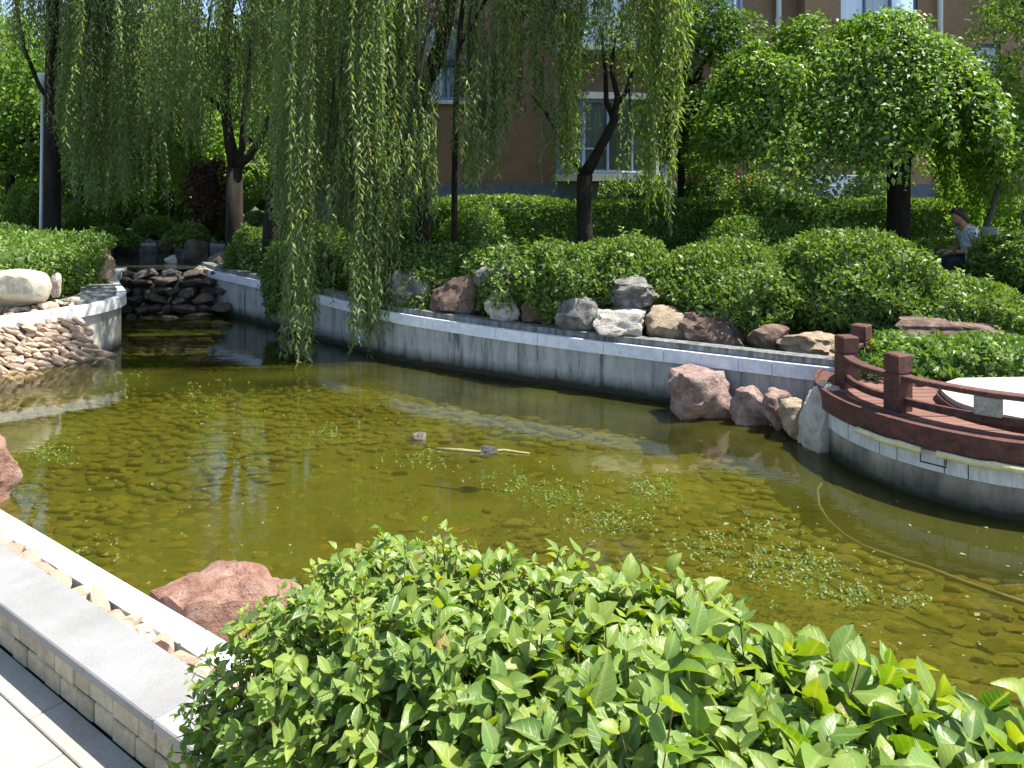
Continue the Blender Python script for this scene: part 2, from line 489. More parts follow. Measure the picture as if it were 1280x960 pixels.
M_PIPE = plain_mat("white_pipe", (.62, .64, .68), .4)
M_CURTAIN = surf_mat("pale_curtain", (.74, .78, .82), (.84, .86, .88), 2, .9, .3, (9, 9, .3))
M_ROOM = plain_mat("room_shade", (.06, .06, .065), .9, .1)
M_GLASS = glass_mat("window_glass", (.86, .92, .96))
M_WATER = water_mat("pool_water", (.97, .98, .88), (.11, .115, .014), .26, .055)
_va = M_WATER.node_tree.nodes.new("ShaderNodeVolumeAbsorption")
_va.inputs["Color"].default_value = (.62, .66, .06, 1); _va.inputs["Density"].default_value = 1.0
M_WATER.node_tree.links.new(_va.outputs[0], [n for n in M_WATER.node_tree.nodes if n.type == 'OUTPUT_MATERIAL'][0].inputs["Volume"])
M_WATER_UP = water_mat("upper_pool_water", (.6, .66, .55), (.10, .12, .10), .35, .35)
M_SKIN = plain_mat("skin", (.42, .22, .14), .55)
M_HAIR = surf_mat("dark_hair", (.012, .009, .007), (.035, .022, .014), 30, .5, .4)
M_SHIRT = surf_mat("white_printed_shirt", (.20, .25, .36), (.74, .77, .80), 14, .9, .1, fine=30, detail=2)
M_TROUSER = plain_mat("dark_trousers", (.03, .035, .05), .9)
M_PLASTIC = plain_mat("pale_plastic", (.55, .60, .56), .4)
M_HOSE = surf_mat("algae_hose", (.10, .09, .03), (.17, .15, .05), 9, .6, .1)
M_STICK = surf_mat("pale_stick", (.22, .20, .08), (.32, .29, .13), 9, .7, .2)

# ------------------------------------------------------------------ plan of the place
E1 = np.array([.808, -.589]); E2 = np.array([.589, .808])   # along the near kerb / across it towards the pool
def K(t, p, z): q = E1 * t + E2 * p; return (q[0], q[1], z)

def wl(u, v): q = P(u, v, 0.0); return (q[0], q[1])
far_wall_line = [(-6.35, 15.6), (-6.0, 14.95), wl(270, 391), wl(350, 410), wl(430, 433), wl(487, 449.5), wl(560, 462), wl(640, 474.5), wl(720, 485.5), wl(800, 498), wl(920, 515.7), wl(1040, 534), (4.3, 7.05)]
left_wall_line = [(-9.2, 7.6), (-7.9, 8.6), (-6.95, 9.6), wl(0, 461), wl(60, 453), wl(105, 446), wl(128, 441), (-5.80, 11.25), (-5.95, 11.75), (-6.5, 12.6), (-7.3, 14.0), (-7.7, 15.2)]
near_line = [K(-3.0, 1.55, 0)[:2], K(-2.0, 1.55, 0)[:2], K(0, 1.55, 0)[:2], K(1.6, 1.55, 0)[:2], (3.6, -.6)]
FW = smooth_line(far_wall_line, 2)
LW = smooth_line(left_wall_line, 2)
pool_poly = [tuple(p) for p in LW] + [tuple(p) for p in FW] + [(4.7, 6.2), (5.6, 5.5), (8.5, 5.2), (8.5, -.6)] + [tuple(p) for p in reversed(near_line)] + [(-5.6, 5.3), (-9.2, 6.4)]
upper_poly = [(-7.7, 15.25), (-6.35, 15.65), (-5.7, 16.6), (-5.9, 18.2), (-7.2, 20.0), (-9.6, 20.6), (-10.8, 19.0), (-9.6, 16.6)]

def cap_z_far(x):
    return float(np.interp(x, [-6.0, -5.6, -1.7, 0, .8, 3.2], [.82, .79, .655, .605, .585, .575]))

def ground_z(x, y):
    x = np.asarray(x, float); y = np.asarray(y, float)
    p = x * E2[0] + y * E2[1]
    d = dist_poly(x, y, pool_poly)
    s = np.clip((d - .25) / 3.0, 0, 1); s = s * s * (3 - 2 * s)
    base = .50 + .3 * s
    base = np.where((d > .22) & (y > 6.0), base + .10, base)
    near = (p < 1.75) & (y < 6.5)
    base = np.where(near, np.where(d < .3, .66, .775), base)
    up = dist_poly(x, y, upper_poly)
    base = np.where((up < .5) & (y > 14.5), np.minimum(base, .80), base)
    return base

# ------------------------------------------------------------------ ground
def build_ground():
    pts = []; edges = []
    for poly in (pool_poly, upper_poly):
        q = resample(list(poly) + [poly[0]], .35)[:-1]
        b = len(pts)
        pts += [tuple(a) for a in q]
        edges += [(b + i, b + (i + 1) % len(q)) for i in range(len(q))]
    gx, gy = np.meshgrid(np.arange(-16, 18, .45), np.arange(-5, 26, .45))
    gx = gx.ravel() + RS.uniform(-.1, .1, gx.size); gy = gy.ravel() + RS.uniform(-.1, .1, gy.size)
    ok = (dist_poly(gx, gy, pool_poly) > .22) & (dist_poly(gx, gy, upper_poly) > .22) & ~in_poly(gx, gy, pool_poly) & ~in_poly(gx, gy, upper_poly)
    pts += list(zip(gx[ok], gy[ok]))
    fx, fy = np.meshgrid(np.arange(-300, 301, 25.), np.arange(-300, 301, 25.))
    ok = (abs(fx.ravel()) > 20) | (fy.ravel() > 30) | (fy.ravel() < -8)
    pts += list(zip(fx.ravel()[ok], fy.ravel()[ok]))
    V, E, F, *_ = delaunay_2d_cdt([Vector((float(a), float(b))) for a, b in pts], edges, [], 0, 1e-5)
    V = np.array([(v.x, v.y) for v in V])
    F = np.array([f for f in F if len(f) == 3])
    c = V[F].mean(1)
    keep = ~in_poly(c[:, 0], c[:, 1], pool_poly) & ~in_poly(c[:, 0], c[:, 1], upper_poly)
    z = ground_z(V[:, 0], V[:, 1])
    me = np_mesh("ground", np.column_stack([V, z]), F[keep], M_SOIL, smooth=True)
    tag(obj("ground", me), kind="structure")
build_ground()

def grow(poly, d):
    c = np.mean(np.array(poly), 0)
    return [tuple(c + (np.array(p) - c) * (1 + d / np.linalg.norm(np.array(p) - c))) for p in poly]

def sheet(name, poly, z, mat, kind="structure"):
    me = bpy.data.meshes.new(name)
    bm = bmesh.new()
    vs = [bm.verts.new((x, y, z)) for x, y in poly]
    f = bm.faces.new(vs)
    if f.normal.z < 0: f.normal_flip()
    bmesh.ops.triangulate(bm, faces=[f])
    bm.normal_update()
    for f in bm.faces:
        if f.normal.z < 0: f.normal_flip()
    bm.to_mesh(me); bm.free(); me.materials.append(mat)
    return tag(obj(name, me), kind=kind)

FLOOR_Z = -.34
def water_body(name, poly, z0, z1, mat):
    """closed prism: the surface and the water under it"""
    me = bpy.data.meshes.new(name); bm = bmesh.new()
    f = bm.faces.new([bm.verts.new((x, y, z1)) for x, y in poly])
    r = bmesh.ops.extrude_face_region(bm, geom=[f])
    bmesh.ops.translate(bm, verts=[v for v in r["geom"] if isinstance(v, bmesh.types.BMVert)], vec=(0, 0, z0 - z1))
    bmesh.ops.triangulate(bm, faces=[g for g in bm.faces if len(g.verts) > 4])
    bmesh.ops.recalc_face_normals(bm, faces=bm.faces)
    bm.to_mesh(me); bm.free(); me.materials.append(mat)
    return tag(obj(name, me), kind="structure")
water_body("pool_water", grow(pool_poly, .12), -.8, 0.0, M_WATER)
sheet("upper_pool_water", upper_poly, .735, M_WATER_UP)
sheet("upper_pool_bed", grow(upper_poly, .1), .45, M_FLOOR)
def silt(x, y):
    q = np.column_stack([x, y, x * 0])
    return FLOOR_Z + .012 + .030 * nz(q, 1.1, 31) + .012 * nz(q, 4.0, 32)
bx_, by_ = np.meshgrid(np.arange(-9.6, 8.8, .13), np.arange(-1.2, 15.4, .13))
nx_ = bx_.shape[1]; ny_ = bx_.shape[0]
gi = np.arange(nx_ * ny_).reshape(ny_, nx_)
pool_bed = tag(obj("pool_bed", np_mesh("pool_bed", np.column_stack([bx_.ravel(), by_.ravel(), np.zeros(bx_.size)]), np.stack([gi[:-1, :-1], gi[:-1, 1:], gi[1:, 1:], gi[1:, :-1]], -1).reshape(-1, 4), M_FLOOR, smooth=True)), kind="structure")

# ------------------------------------------------------------------ stones and rocks
def ico(sub):
    bm = bmesh.new(); bmesh.ops.create_icosphere(bm, subdivisions=sub, radius=1.0)
    V = np.array([v.co[:] for v in bm.verts]); F = np.array([[v.index for v in f.verts] for f in bm.faces])
    bm.free(); return V, F
ICO = {k: ico(k) for k in (1, 2, 3, 4, 5)}

def rock_verts(seed, sub=4, cuts=12, rough=.15, strata=0.0, boxy=.5, cutd=(.62, .9)):
    rs = np.random.RandomState(seed)
    V, F = ICO[sub]
    V = V.copy()
    if boxy > 0:   # towards a cube
        m = np.abs(V).max(1)[:, None]
        V = V * (1 - boxy) + (V / m * .82) * boxy
    for _ in range(cuts):
        n = rs.normal(0, 1, 3); n /= np.linalg.norm(n)
        dd = rs.uniform(*cutd)
        h = V @ n - dd
        V = V - np.outer(np.clip(h, 0, None) * .92, n)
    off = rs.uniform(-50, 50, 3)
    N = np.array([mnoise.fractal(Vector(v * 1.6 + off), 1.0, 2.0, 5) for v in V])
    R = np.array([1 - abs(mnoise.noise(Vector(v * 2.7 + off * .7))) * 1.7 for v in V])
    Vn = V / (np.linalg.norm(V, axis=1)[:, None] + 1e-9)
    V = V + Vn * (N * rough + (R - .6) * rough * .45)[:, None]
    if strata > 0:
        s = np.sin(V[:, 2] * 13 + N * 2.5 + V[:, 0] * 1.2)
        V[:, :2] *= (1 + strata * np.sign(s) * np.abs(s) ** .4)[:, None]
    return V, F

def boulder(seed, center, size, mat, label, cat="boulder", group=None, rotz=0.0, tilt=0.0, sub=4, name="boulder", **kw):
    V, F = rock_verts(seed, sub, **kw)
    V = V * np.array(size) / 2 / .9
    me = np_mesh(name, V, F, mat, smooth=True)
    try:
        me.set_sharp_from_angle(angle=math.radians(30))
    except Exception: pass
    o = obj(name, me)
    o.location = center; o.rotation_euler = (tilt, tilt * .5, rotz)
    return tag(o, label, cat, group)

def box_px(u0, u1, v0, v1, d, depth=None, dv=0):
    """centre and size of something filling this part of the photograph at distance d"""
    c = PD((u0 + u1) / 2, (v0 + v1) / 2, d)
    w = (u1 - u0) * d / FPX; h = (v1 - v0) * d / FPX
    return tuple(c), (w, depth or w * .8, h)

co_ = np.column_stack([bx_.ravel(), by_.ravel(), silt(bx_.ravel(), by_.ravel())]).astype(np.float32)
pool_bed.data.vertices.foreach_set("co", co_.ravel()); pool_bed.data.update()
# stones on the pool bed: the nearest ones single, the rest joined
stone_meshes = []
for k in range(9):
    V, F = rock_verts(300 + k, 2, cuts=12, rough=.13, boxy=.5, cutd=(.5, .85))
    V[:, 2] = np.where(V[:, 2] < -.25, -.25, V[:, 2])
    stone_meshes.append((V, F, np_mesh("bed_stone", V, F, M_FLOOR_STONE, smooth=True)))
    stone_meshes[-1][2].set_sharp_from_angle(angle=math.radians(26))
cand = []
rs = np.random.RandomState(77)
yy = 1.2
while yy < 14.6:
    xx = -9.0 + rs.uniform(0, .3)
    while xx < 7.0:
        cand.append((xx + rs.normal(0, .03), yy + rs.normal(0, .03)))
        xx += rs.uniform(.13, .24)
    yy += rs.uniform(.10, .15)
cand = np.array(cand)
inside = in_poly(cand[:, 0], cand[:, 1], pool_poly)
patch = np.array([mnoise.noise(Vector((x * .33 + 3.1, y * .33, .7))) for x, y in cand])
keep = inside & (patch + rs.uniform(-.2, .2, len(cand)) > -.30)
cand = cand[keep]
uvx = 640 + cand[:, 0] / np.maximum(cand[:, 1], .5) * FPX; uvy = HOR + FPX * 2.5 / np.maximum(cand[:, 1], .5)
seen = (uvx > -10) & (uvx < 1290) & (uvy < 900) & (cand[:, 1] > 3.2)
order = np.argsort(np.where(seen, 0, 100) + cand[:, 1])
VV, FF, nb = [], [], 0
for rank, i in enumerate(order):
    x, y = cand[i]
    k = rs.randint(9); V, F, me = stone_meshes[k]
    sx = rs.choice([rs.uniform(.06, .10), rs.uniform(.10, .15)]); sy = sx * rs.uniform(.5, .8); sz = rs.uniform(.025, .055); a = rs.normal(-.2, .3)
    if rank < 300:
        o = obj("bed_stone", me, pool_bed, (x, y, FLOOR_Z + .012))
        o.scale = (sx, sy, sz); o.rotation_euler = (0, 0, a)
    else:
        W = V * (sx, sy, sz)
        ca, sa = math.cos(a), math.sin(a)
        W = np.column_stack([W[:, 0] * ca - W[:, 1] * sa + x, W[:, 0] * sa + W[:, 1] * ca + y, W[:, 2] + FLOOR_Z + .012])
        VV.append(W); FF.append(F + nb); nb += len(W)
tag(obj("bed_stones_beyond", np_mesh("bed_stones_beyond", np.concatenate(VV), np.concatenate(FF), M_FLOOR_STONE, smooth=True), pool_bed), kind="stuff")

# ------------------------------------------------------------------ walls
def strip_solid(L, z0f, z1f, w0, w1):
    """solid along line L between offsets w0..w1 (left of travel positive) and heights"""
    N = normals2d(L); mb = MB(); n = len(L)
    V = []
    for i in range(n):
        a = L[i, :2] + N[i] * w0; b = L[i, :2] + N[i] * w1
        z0 = z0f(L[i]) if callable(z0f) else z0f; z1 = z1f(L[i]) if callable(z1f) else z1f
        V += [(a[0], a[1], z0), (b[0], b[1], z0), (b[0], b[1], z1), (a[0], a[1], z1)]
    F = []
    for i in range(n - 1):
        for k in range(4):
            F.append((i * 4 + k, i * 4 + (k + 1) % 4, (i + 1) * 4 + (k + 1) % 4, (i + 1) * 4 + k))
    F.append((0, 1, 2, 3)); F.append(((n - 1) * 4 + 3, (n - 1) * 4 + 2, (n - 1) * 4 + 1, (n - 1) * 4))
    return mb.add(V, F)

def piece_line(L, S, s0, s1, step=.12):
    n = max(1, int((s1 - s0) / step))
    return np.array([at_len(L, S, s0 + (s1 - s0) * i / n) for i in range(n + 1)])

# far wall: travel is left to right, the bank lies on its left
far_wall = empty("retaining_wall", "long grey streaked retaining wall with blue-white tiled cap below the shrub bank", "wall")
FWs = arclen(FW)
tot = FWs[-1]
strip_solid(FW, -.5, lambda q: cap_z_far(q[0]) - .115, .0, .26).build("concrete_face", M_CONC, far_wall)
strip_solid(FW, lambda q: cap_z_far(q[0]) - .02, lambda q: cap_z_far(q[0]) + .075, .03, .20).build("kerb_edge", M_CURB, far_wall)
s = .05
rs = np.random.RandomState(4)
while s < tot - .1:
    w = rs.choice([.32, .55, .8, .95], p=[.2, .25, .3, .25]) * rs.uniform(.9, 1.1)
    e = min(s + w, tot - .02)
    pl = piece_line(FW, FWs, s, e - .006)
    strip_solid(pl, lambda q: cap_z_far(q[0]) - .135, lambda q: cap_z_far(q[0]) + .004 + rs.uniform(0, .001), -.035 - rs.uniform(0, .004), .04).build("cap_tile", M_TILE, far_wall)
    s = e

# left wall: travel is away from the camera, land on its left
LWs = arclen(LW)
def cap_z_left(q): return float(np.interp(q[1], [7, 9.9, 11.2, 12.5, 15], [.60, .665, .75, .77, .80]))
left_wall = empty("rubble_wall", "sunlit sloping wall of stacked pink stones with white coping and pale rounded end", "wall")
strip_solid(LW, -.5, lambda q: cap_z_left(q) - .12, .0, .3).build("concrete_core", M_CONC_L, left_wall)
s = .0; rs = np.random.RandomState(9)
while s < LWs[-1] - .1:
    e = min(s + rs.uniform(.5, .8), LWs[-1])
    pl = piece_line(LW, LWs, s, e - .004, .07)
    strip_solid(pl, lambda q: cap_z_left(q) - .15, lambda q: cap_z_left(q) + .002, -.07, .12).build("coping_tile", M_TILE_W, left_wall)
    s = e
nose = [i for i in range(len(LW)) if LW[i, 1] > 10.6 and LW[i, 1] < 12.6]
strip_solid(LW[nose], lambda q: cap_z_left(q) - .05, lambda q: cap_z_left(q) + .05, .06, .55).build("end_slab", M_CURB, left_wall, bevel=.01)
# stacked stones, battered towards the water
rs = np.random.RandomState(21)
s_end = float(np.interp(10.75, LW[:, 1], LWs))
protos = [rock_verts(500 + k, 2, cuts=14, rough=.14, boxy=.7, cutd=(.5, .85)) for k in range(8)]
pm = [np_mesh("wall_stone", V, F, M_PINK, smooth=True) for V, F in protos]
for m_ in pm: m_.set_sharp_from_angle(angle=math.radians(24))
N = normals2d(LW)
row = 0; zr = -.10; cnt = 0
while zr < .54:
    s = 1.75 + rs.uniform(0, .2)
    hr = rs.uniform(.062, .085)
    while s < s_end + .05 - zr * .35 and cnt < 300:
        w = rs.choice([rs.uniform(.09, .14), rs.uniform(.14, .26)])
        q = at_len(LW, LWs, s + w / 2); ii = min(len(N) - 1, np.searchsorted(LWs, s + w / 2))
        out = -.05 - (.56 - zr) * .42
        c = q[:2] + N[ii] * (out + rs.normal(0, .006))
        tdir = math.atan2(-N[ii][0], N[ii][1])
        o = obj("wall_stone", pm[rs.randint(8)], left_wall, (c[0], c[1], zr + rs.normal(0, .012)))
        o.scale = (w * .66, .085, hr * rs.uniform(.58, .8))
        m = Matrix.Rotation(tdir, 4, 'Z') @ Matrix.Rotation(-.42, 4, 'X') @ Matrix.Rotation(rs.normal(.42, .12), 4, 'Y')
        o.rotation_euler = m.to_euler()
        s += w * .86; cnt += 1
    zr += hr * .72; row += 1

# loose pink pebbles behind the left coping
rs = np.random.RandomState(31)
peb = tag(obj("pebble_bed", np_mesh("pebble_bed", [(0, 0, 0), (.01, 0, 0), (.01, .01, 0), (0, .01, 0)], [(0, 1, 2, 3)], M_SOIL)), kind="structure")
pl = piece_line(LW, LWs, 1.0, s_end + .2, .3)
Np = normals2d(pl)
me = strip_solid(pl, .45, lambda q: cap_z_left(q) - .03, .125, .75)
old = peb.data; peb.data = py_mesh("pebble_bed", me.V, me.F, M_SOIL)
for k in range(150):
    s = rs.uniform(1.6, s_end + .3); q = at_len(LW, LWs, s); ii = min(len(N) - 1, np.searchsorted(LWs, s))
    c = q[:2] + N[ii] * rs.uniform(.15, .62)
    o = obj("pebble", pm[rs.randint(8)], peb, (c[0], c[1], cap_z_left(q) + rs.uniform(-.02, .04)))
    sz = rs.uniform(.045, .10); o.scale = (sz * 1.2, sz * .9, sz * .7); o.rotation_euler = (rs.uniform(-.3, .3), rs.uniform(-.3, .3), rs.uniform(0, 6))

# near pool edge: white band, pebble strip, granite kerb, paving
near_edge = empty("pool_edge_coping", "bright white coping band along the near pool edge beside the granite kerb", "coping")
mb = MB()
for i in range(14):
    t0 = -6.2 + i * .62; t1 = t0 + .615
    if t0 > 2.4: break
    z = .752
    mb = MB().hexa([K(t0, 1.46, .60), K(t1, 1.46, .60), K(t1, 1.565, .60), K(t0, 1.565, .60), K(t0, 1.46, z), K(t1, 1.46, z), K(t1, 1.565, z), K(t0, 1.565, z)])
    mb.build("coping_tile", M_TILE_W, near_edge, bevel=.008)
MB().hexa([K(-6.2, 1.44, -.5), K(3.2, 1.44, -.5), K(3.2, 1.555, -.5), K(-6.2, 1.555, -.5), K(-6.2, 1.44, .598), K(3.2, 1.44, .598), K(3.2, 1.555, .598), K(-6.2, 1.555, .598)]).build("edge_wall", M_CONC, near_edge)

strip = MB().hexa([K(-6.2, 1.2, .4), K(2.4, 1.2, .4), K(2.4, 1.455, .4), K(-6.2, 1.455, .4), K(-6.2, 1.2, .72), K(2.4, 1.2, .72), K(2.4, 1.455, .70), K(-6.2, 1.455, .70)]).build("stone_strip", M_SOIL)
tag(strip, kind="structure")
rs = np.random.RandomState(8)
t = -4.9
while t < -1.05:
    for p0 in (1.27, 1.345, 1.415):
        V, F = protos[rs.randint(8)]
        o = obj("edge_stone", pm[rs.randint(8)], strip)
        q = K(t + rs.normal(0, .02), p0 + rs.normal(0, .012), .755 + rs.uniform(-.01, .03) - (p0 - 1.27) * .12)
        o.location = q
        o.scale = (rs.uniform(.05, .13), rs.uniform(.035, .06), rs.uniform(.022, .04))
        o.rotation_euler = (rs.uniform(-.25, .25), rs.uniform(-.25, .25), math.atan2(E1[1], E1[0]) + rs.normal(.1, .35))
    t += rs.uniform(.07, .12)

kerb = empty("granite_kerb", "low kerb with pale granite top slabs and beige tiled face along the path", "kerb")
MB().hexa([K(-6.2, 1.075, .5), K(-1.2, 1.075, .5), K(-1.2, 1.2, .5), K(-6.2, 1.2, .5), K(-6.2, 1.075, .918), K(-1.2, 1.075, .918), K(-1.2, 1.2, .918), K(-6.2, 1.2, .918)]).build("kerb_core", M_GROUT, kerb)
rs = np.random.RandomState(3)
for t0, t1 in ((-6.2, -5.0), (-5.0, -3.8), (-3.8, -2.94), (-2.94, -1.9), (-1.9, -1.2)):
    mb = MB().hexa([K(t0 + .0015, 1.045, .92), K(t1 - .0015, 1.045, .92), K(t1 - .0015, 1.228, .92), K(t0 + .0015, 1.228, .92), K(t0 + .0015, 1.045, .952), K(t1 - .0015, 1.045, .952), K(t1 - .0015, 1.228, .952), K(t0 + .0015, 1.228, .952)])
    mb.build("top_slab", M_GRANITE, kerb, bevel=.004)
for r_, (z0, z1) in enumerate(((.795, .855), (.858, .917))):
    t = -4.6 + r_ * .06
    while t < -1.25:
        w = rs.uniform(.07, .15)
        p0 = 1.058 + rs.uniform(-.004, .003)
        MB().hexa([K(t, p0, z0), K(t + w, p0, z0), K(t + w, 1.078, z0), K(t, 1.078, z0), K(t, p0, z1), K(t + w, p0, z1), K(t + w, 1.078, z1), K(t, 1.078, z1)]).build("face_tile", M_FACE, kerb, bevel=.004)
        t += w + .003

path = tag(MB().hexa([K(-9, -4, .6), K(6, -4, .6), K(6, 1.06, .6), K(-9, 1.06, .6), K(-9, -4, .785), K(6, -4, .785), K(6, 1.06, .785), K(-9, 1.06, .785)]).build("path", M_GROUT), kind="structure")
def slab(t0, t1, p0, p1, parent=path):
    g = .0022
    MB().hexa([K(t0 + g, p0 + g, .75), K(t1 - g, p0 + g, .75), K(t1 - g, p1 - g, .75), K(t0 + g, p1 - g, .75), K(t0 + g, p0 + g, .80), K(t1 - g, p0 + g, .80), K(t1 - g, p1 - g, .80), K(t0 + g, p1 - g, .80)]).build("paving_slab", M_PAVE, parent, bevel=.003)
t = -6.0
while t < 2: slab(t, t + .6, .955, 1.055); t += .6
for r_ in range(6):
    t = -6.0 + .22 + .3 * (r_ % 2)
    while t < 2:
        slab(t, t + .6, .955 - .42 * (r_ + 1), .955 - .42 * r_); t += .6

# ------------------------------------------------------------------ cascade
casc = empty("rock_cascade", "dark stepped cascade of stacked rocks between the upper pool and the lower pool", "cascade")
rs = np.random.RandomState(14)
cpm = [np_mesh("cascade_rock", *rock_verts(700 + k, 3, cuts=16, rough=.12, boxy=.85, cutd=(.5, .85)), M_DARK_ROCK, smooth=True) for k in range(8)]
for m_ in cpm:
    m_.set_sharp_from_angle(angle=math.radians(24))
MB().hexa([(-7.75, 14.75, -.4), (-5.75, 14.6, -.4), (-5.9, 15.6, -.4), (-7.9, 15.6, -.4), (-7.75, 14.95, .62), (-5.75, 14.8, .62), (-5.9, 15.6, .62), (-7.9, 15.6, .62)]).build("cascade_core", M_DARK_ROCK, casc)
for lvl in range(6):
    z = -.02 + lvl * .148
    x = -7.75 + rs.uniform(0, .2)
    while x < -5.55:
        w = rs.uniform(.16, .55)
        yf = 14.12 + lvl * .13
        o = obj("cascade_rock", cpm[rs.randint(8)], casc, (x + w / 2, yf + rs.normal(.0, .06), z + rs.normal(0, .02)))
        o.scale = (w * .56, rs.uniform(.2, .3), rs.uniform(.08, .12))
        o.rotation_euler = (rs.normal(0, .1), rs.normal(0, .12), rs.normal(0, .25))
        x += w * .93
up_wall = empty("upper_pool_wall", "low grey rim wall at the back of the upper pool above the cascade", "wall")
UL = smooth_line([(-5.72, 16.5), (-5.95, 18.2), (-7.2, 20.0), (-9.6, 20.6), (-10.8, 19.0), (-9.7, 16.7)], 2)[::-1]
strip_solid(UL, .4, .86, .0, .22).build("concrete_face", M_CONC, up_wall)
strip_solid(UL, .862, .93, -.04, .26).build("coping", M_TILE_D, up_wall)

# ------------------------------------------------------------------ deck
deck = empty("timber_deck", "round red-brown timber deck with low railing standing over the pool", "deck")
DC = np.array([4.27, 6.65])
arc = [DC + 1.54 * np.array([math.cos(a), math.sin(a)]) for a in np.radians(np.arange(118, 242, 4))]
DL = np.array(arc + [np.array(p) for p in ((3.95, 5.14), (4.4, 4.98), (5.0, 4.87), (5.8, 4.8), (7.0, 4.8))])   # travels from the back round to the right: land on its left
ND = normals2d(DL)
DS = arclen(DL)
def inset(L, d): return np.column_stack([L[:, 0] + normals2d(L)[:, 0] * d, L[:, 1] + normals2d(L)[:, 1] * d])
strip_solid(DL, -.5, .235, .06, .34).build("concrete_base", M_CONC_D, deck)
strip_solid(DL, -.4, .385, .085, .3).build("tile_backing", M_GROUT, deck)
rs = np.random.RandomState(6)
s = 0
while s < DS[-1] - .05:
    w = rs.choice([.16, .3, .36]); e = min(s + w, DS[-1])
    strip_solid(piece_line(DL, DS, s, e - .011, .06), .232 + rs.uniform(0, .004), .386, .042 + rs.uniform(0, .005), .09).build("edge_tile", M_TILE_D, deck)
    s = e
s = 0
while s < DS[-1] - .05:
    e = min(s + 1.15, DS[-1])
    strip_solid(piece_line(DL, DS, s, e - .003, .06), .392, .558 + rs.uniform(0, .006), 0.0, .035).build("fascia_board", M_WOOD, deck)
    strip_solid(piece_line(DL, DS, s, e - .003, .06), .53, .548 + rs.uniform(0, .003), .037, .16).build("rim_board", M_WOOD, deck)
    s = e
# planks
outline = [tuple(p) for p in inset(DL, .155)] + [(7.0, 8.0), (3.6, 8.0)]
rs = np.random.RandomState(16)
y = 4.95
while y < 7.95:
    w = .118
    xs = np.arange(2.6, 7.0, .01)
    ok0 = in_poly(xs, np.full_like(xs, y + .01), outline); ok1 = in_poly(xs, np.full_like(xs, y + w - .01), outline)
    if ok0.any() and ok1.any():
        a, b = xs[ok0][0], xs[ok1][0]
        z = .545 + rs.uniform(-.002, .003)
        MB().hexa([(a, y, z - .03), (6.9, y, z - .03), (6.9, y + w - .006, z - .03), (b, y + w - .006, z - .03), (a, y, z), (6.9, y, z), (6.9, y + w - .006, z), (b, y + w - .006, z)]).build("plank", M_PLANK, deck)
    y += w
# railing
rail = bpy.data.objects.new("railing", None); link(rail, deck); rail.empty_display_size = .1
posts = [(3.42, 7.52), (3.02, 6.93), (3.10, 6.17), (4.55, 5.22), (6.2, 5.05)]
def post(x, y, a, top):
    mb = MB()
    w = .074
    def ring(z, w):
        return [(x + w * (math.cos(a) * i - math.sin(a) * j), y + w * (math.sin(a) * i + math.cos(a) * j), z) for i, j in ((-1, -1), (1, -1), (1, 1), (-1, 1))]
    prof = [(.53, w), (top - .16, w), (top - .157, w * .86), (top - .143, w * .86), (top - .14, w), (top - .012, w), (top, w * .86)]
    V = []; F = []
    for z, ww in prof: V += ring(z, ww)
    for i in range(len(prof) - 1):
        for k in range(4): F.append((i * 4 + k, i * 4 + (k + 1) % 4, (i + 1) * 4 + (k + 1) % 4, (i + 1) * 4 + k))
    F.append((3, 2, 1, 0)); n = (len(prof) - 1) * 4; F.append((n, n + 1, n + 2, n + 3))
    mb.add(V, F).build("post", M_WOOD, rail)
angs = [.75, .15, .38, .9, .1]
for (x, y), a in zip(posts, angs): post(x, y, a, 1.005)
def rail_piece(pts, z0, z1, hw):
    L = smooth_line(pts, 2)
    strip_solid(L, z0, z1, -hw, hw).build("rail", M_WOOD, rail, bevel=.006)
def arc_pts(a0, a1, r, n=7): return [DC + r * np.array([math.cos(a), math.sin(a)]) for a in np.linspace(math.radians(a0), math.radians(a1), n)]
mid12 = [(3.02, 6.93), (2.97, 6.7), (2.98, 6.42), (3.10, 6.17)]
mid23 = [(3.10, 6.17), (3.28, 5.86), (3.55, 5.58), (4.0, 5.36), (4.55, 5.22)]
mid01 = [(3.42, 7.52), (3.2, 7.27), (3.02, 6.93)]
mid34 = [(4.55, 5.22), (5.4, 5.1), (6.2, 5.05)]
for L_ in (mid01, mid12, mid23, mid34):
    rail_piece(L_, .80, .842, .05)
    rail_piece(L_, .605, .665, .022)
MB().hexa([(3.40, 5.66, .662), (3.54, 5.55, .662), (3.59, 5.61, .662), (3.45, 5.72, .662), (3.40, 5.66, .802), (3.54, 5.55, .802), (3.59, 5.61, .802), (3.45, 5.72, .802)]).build("spacer_block", M_BLOCK, rail, bevel=.006)
# cream tube under the fascia, in lengths
s0 = float(DS[np.argmin(abs(DL[:, 0] - 2.83) + abs(DL[:, 1] - 6.12))])
def tube_piece(a, b):
    L = inset(piece_line(DL, DS, a, b, .05), -.026)
    rr = [.025 * (1.18 if i % 7 == 0 else 1) for i in range(len(L))]
    MB().tube([(p[0], p[1], .385 + .003 * math.sin(i)) for i, p in enumerate(L)], rr, 8).build("edge_tube", M_TUBE, deck, smooth=True)
tube_piece(s0 - .12, s0 + .42); tube_piece(s0 + .53, s0 + 2.3)
# small iron handle in the gap of the tube
hp = at_len(inset(DL, .02), DS, s0 + .40); hq = at_len(inset(DL, .02), DS, s0 + .58)
MB().tube([(hp[0], hp[1], .38), (hp[0] - .02, hp[1] - .03, .30), (hq[0] - .02, hq[1] - .03, .30), (hq[0], hq[1], .38)], [.007] * 4, 6).build("iron_handle", M_METAL, deck)
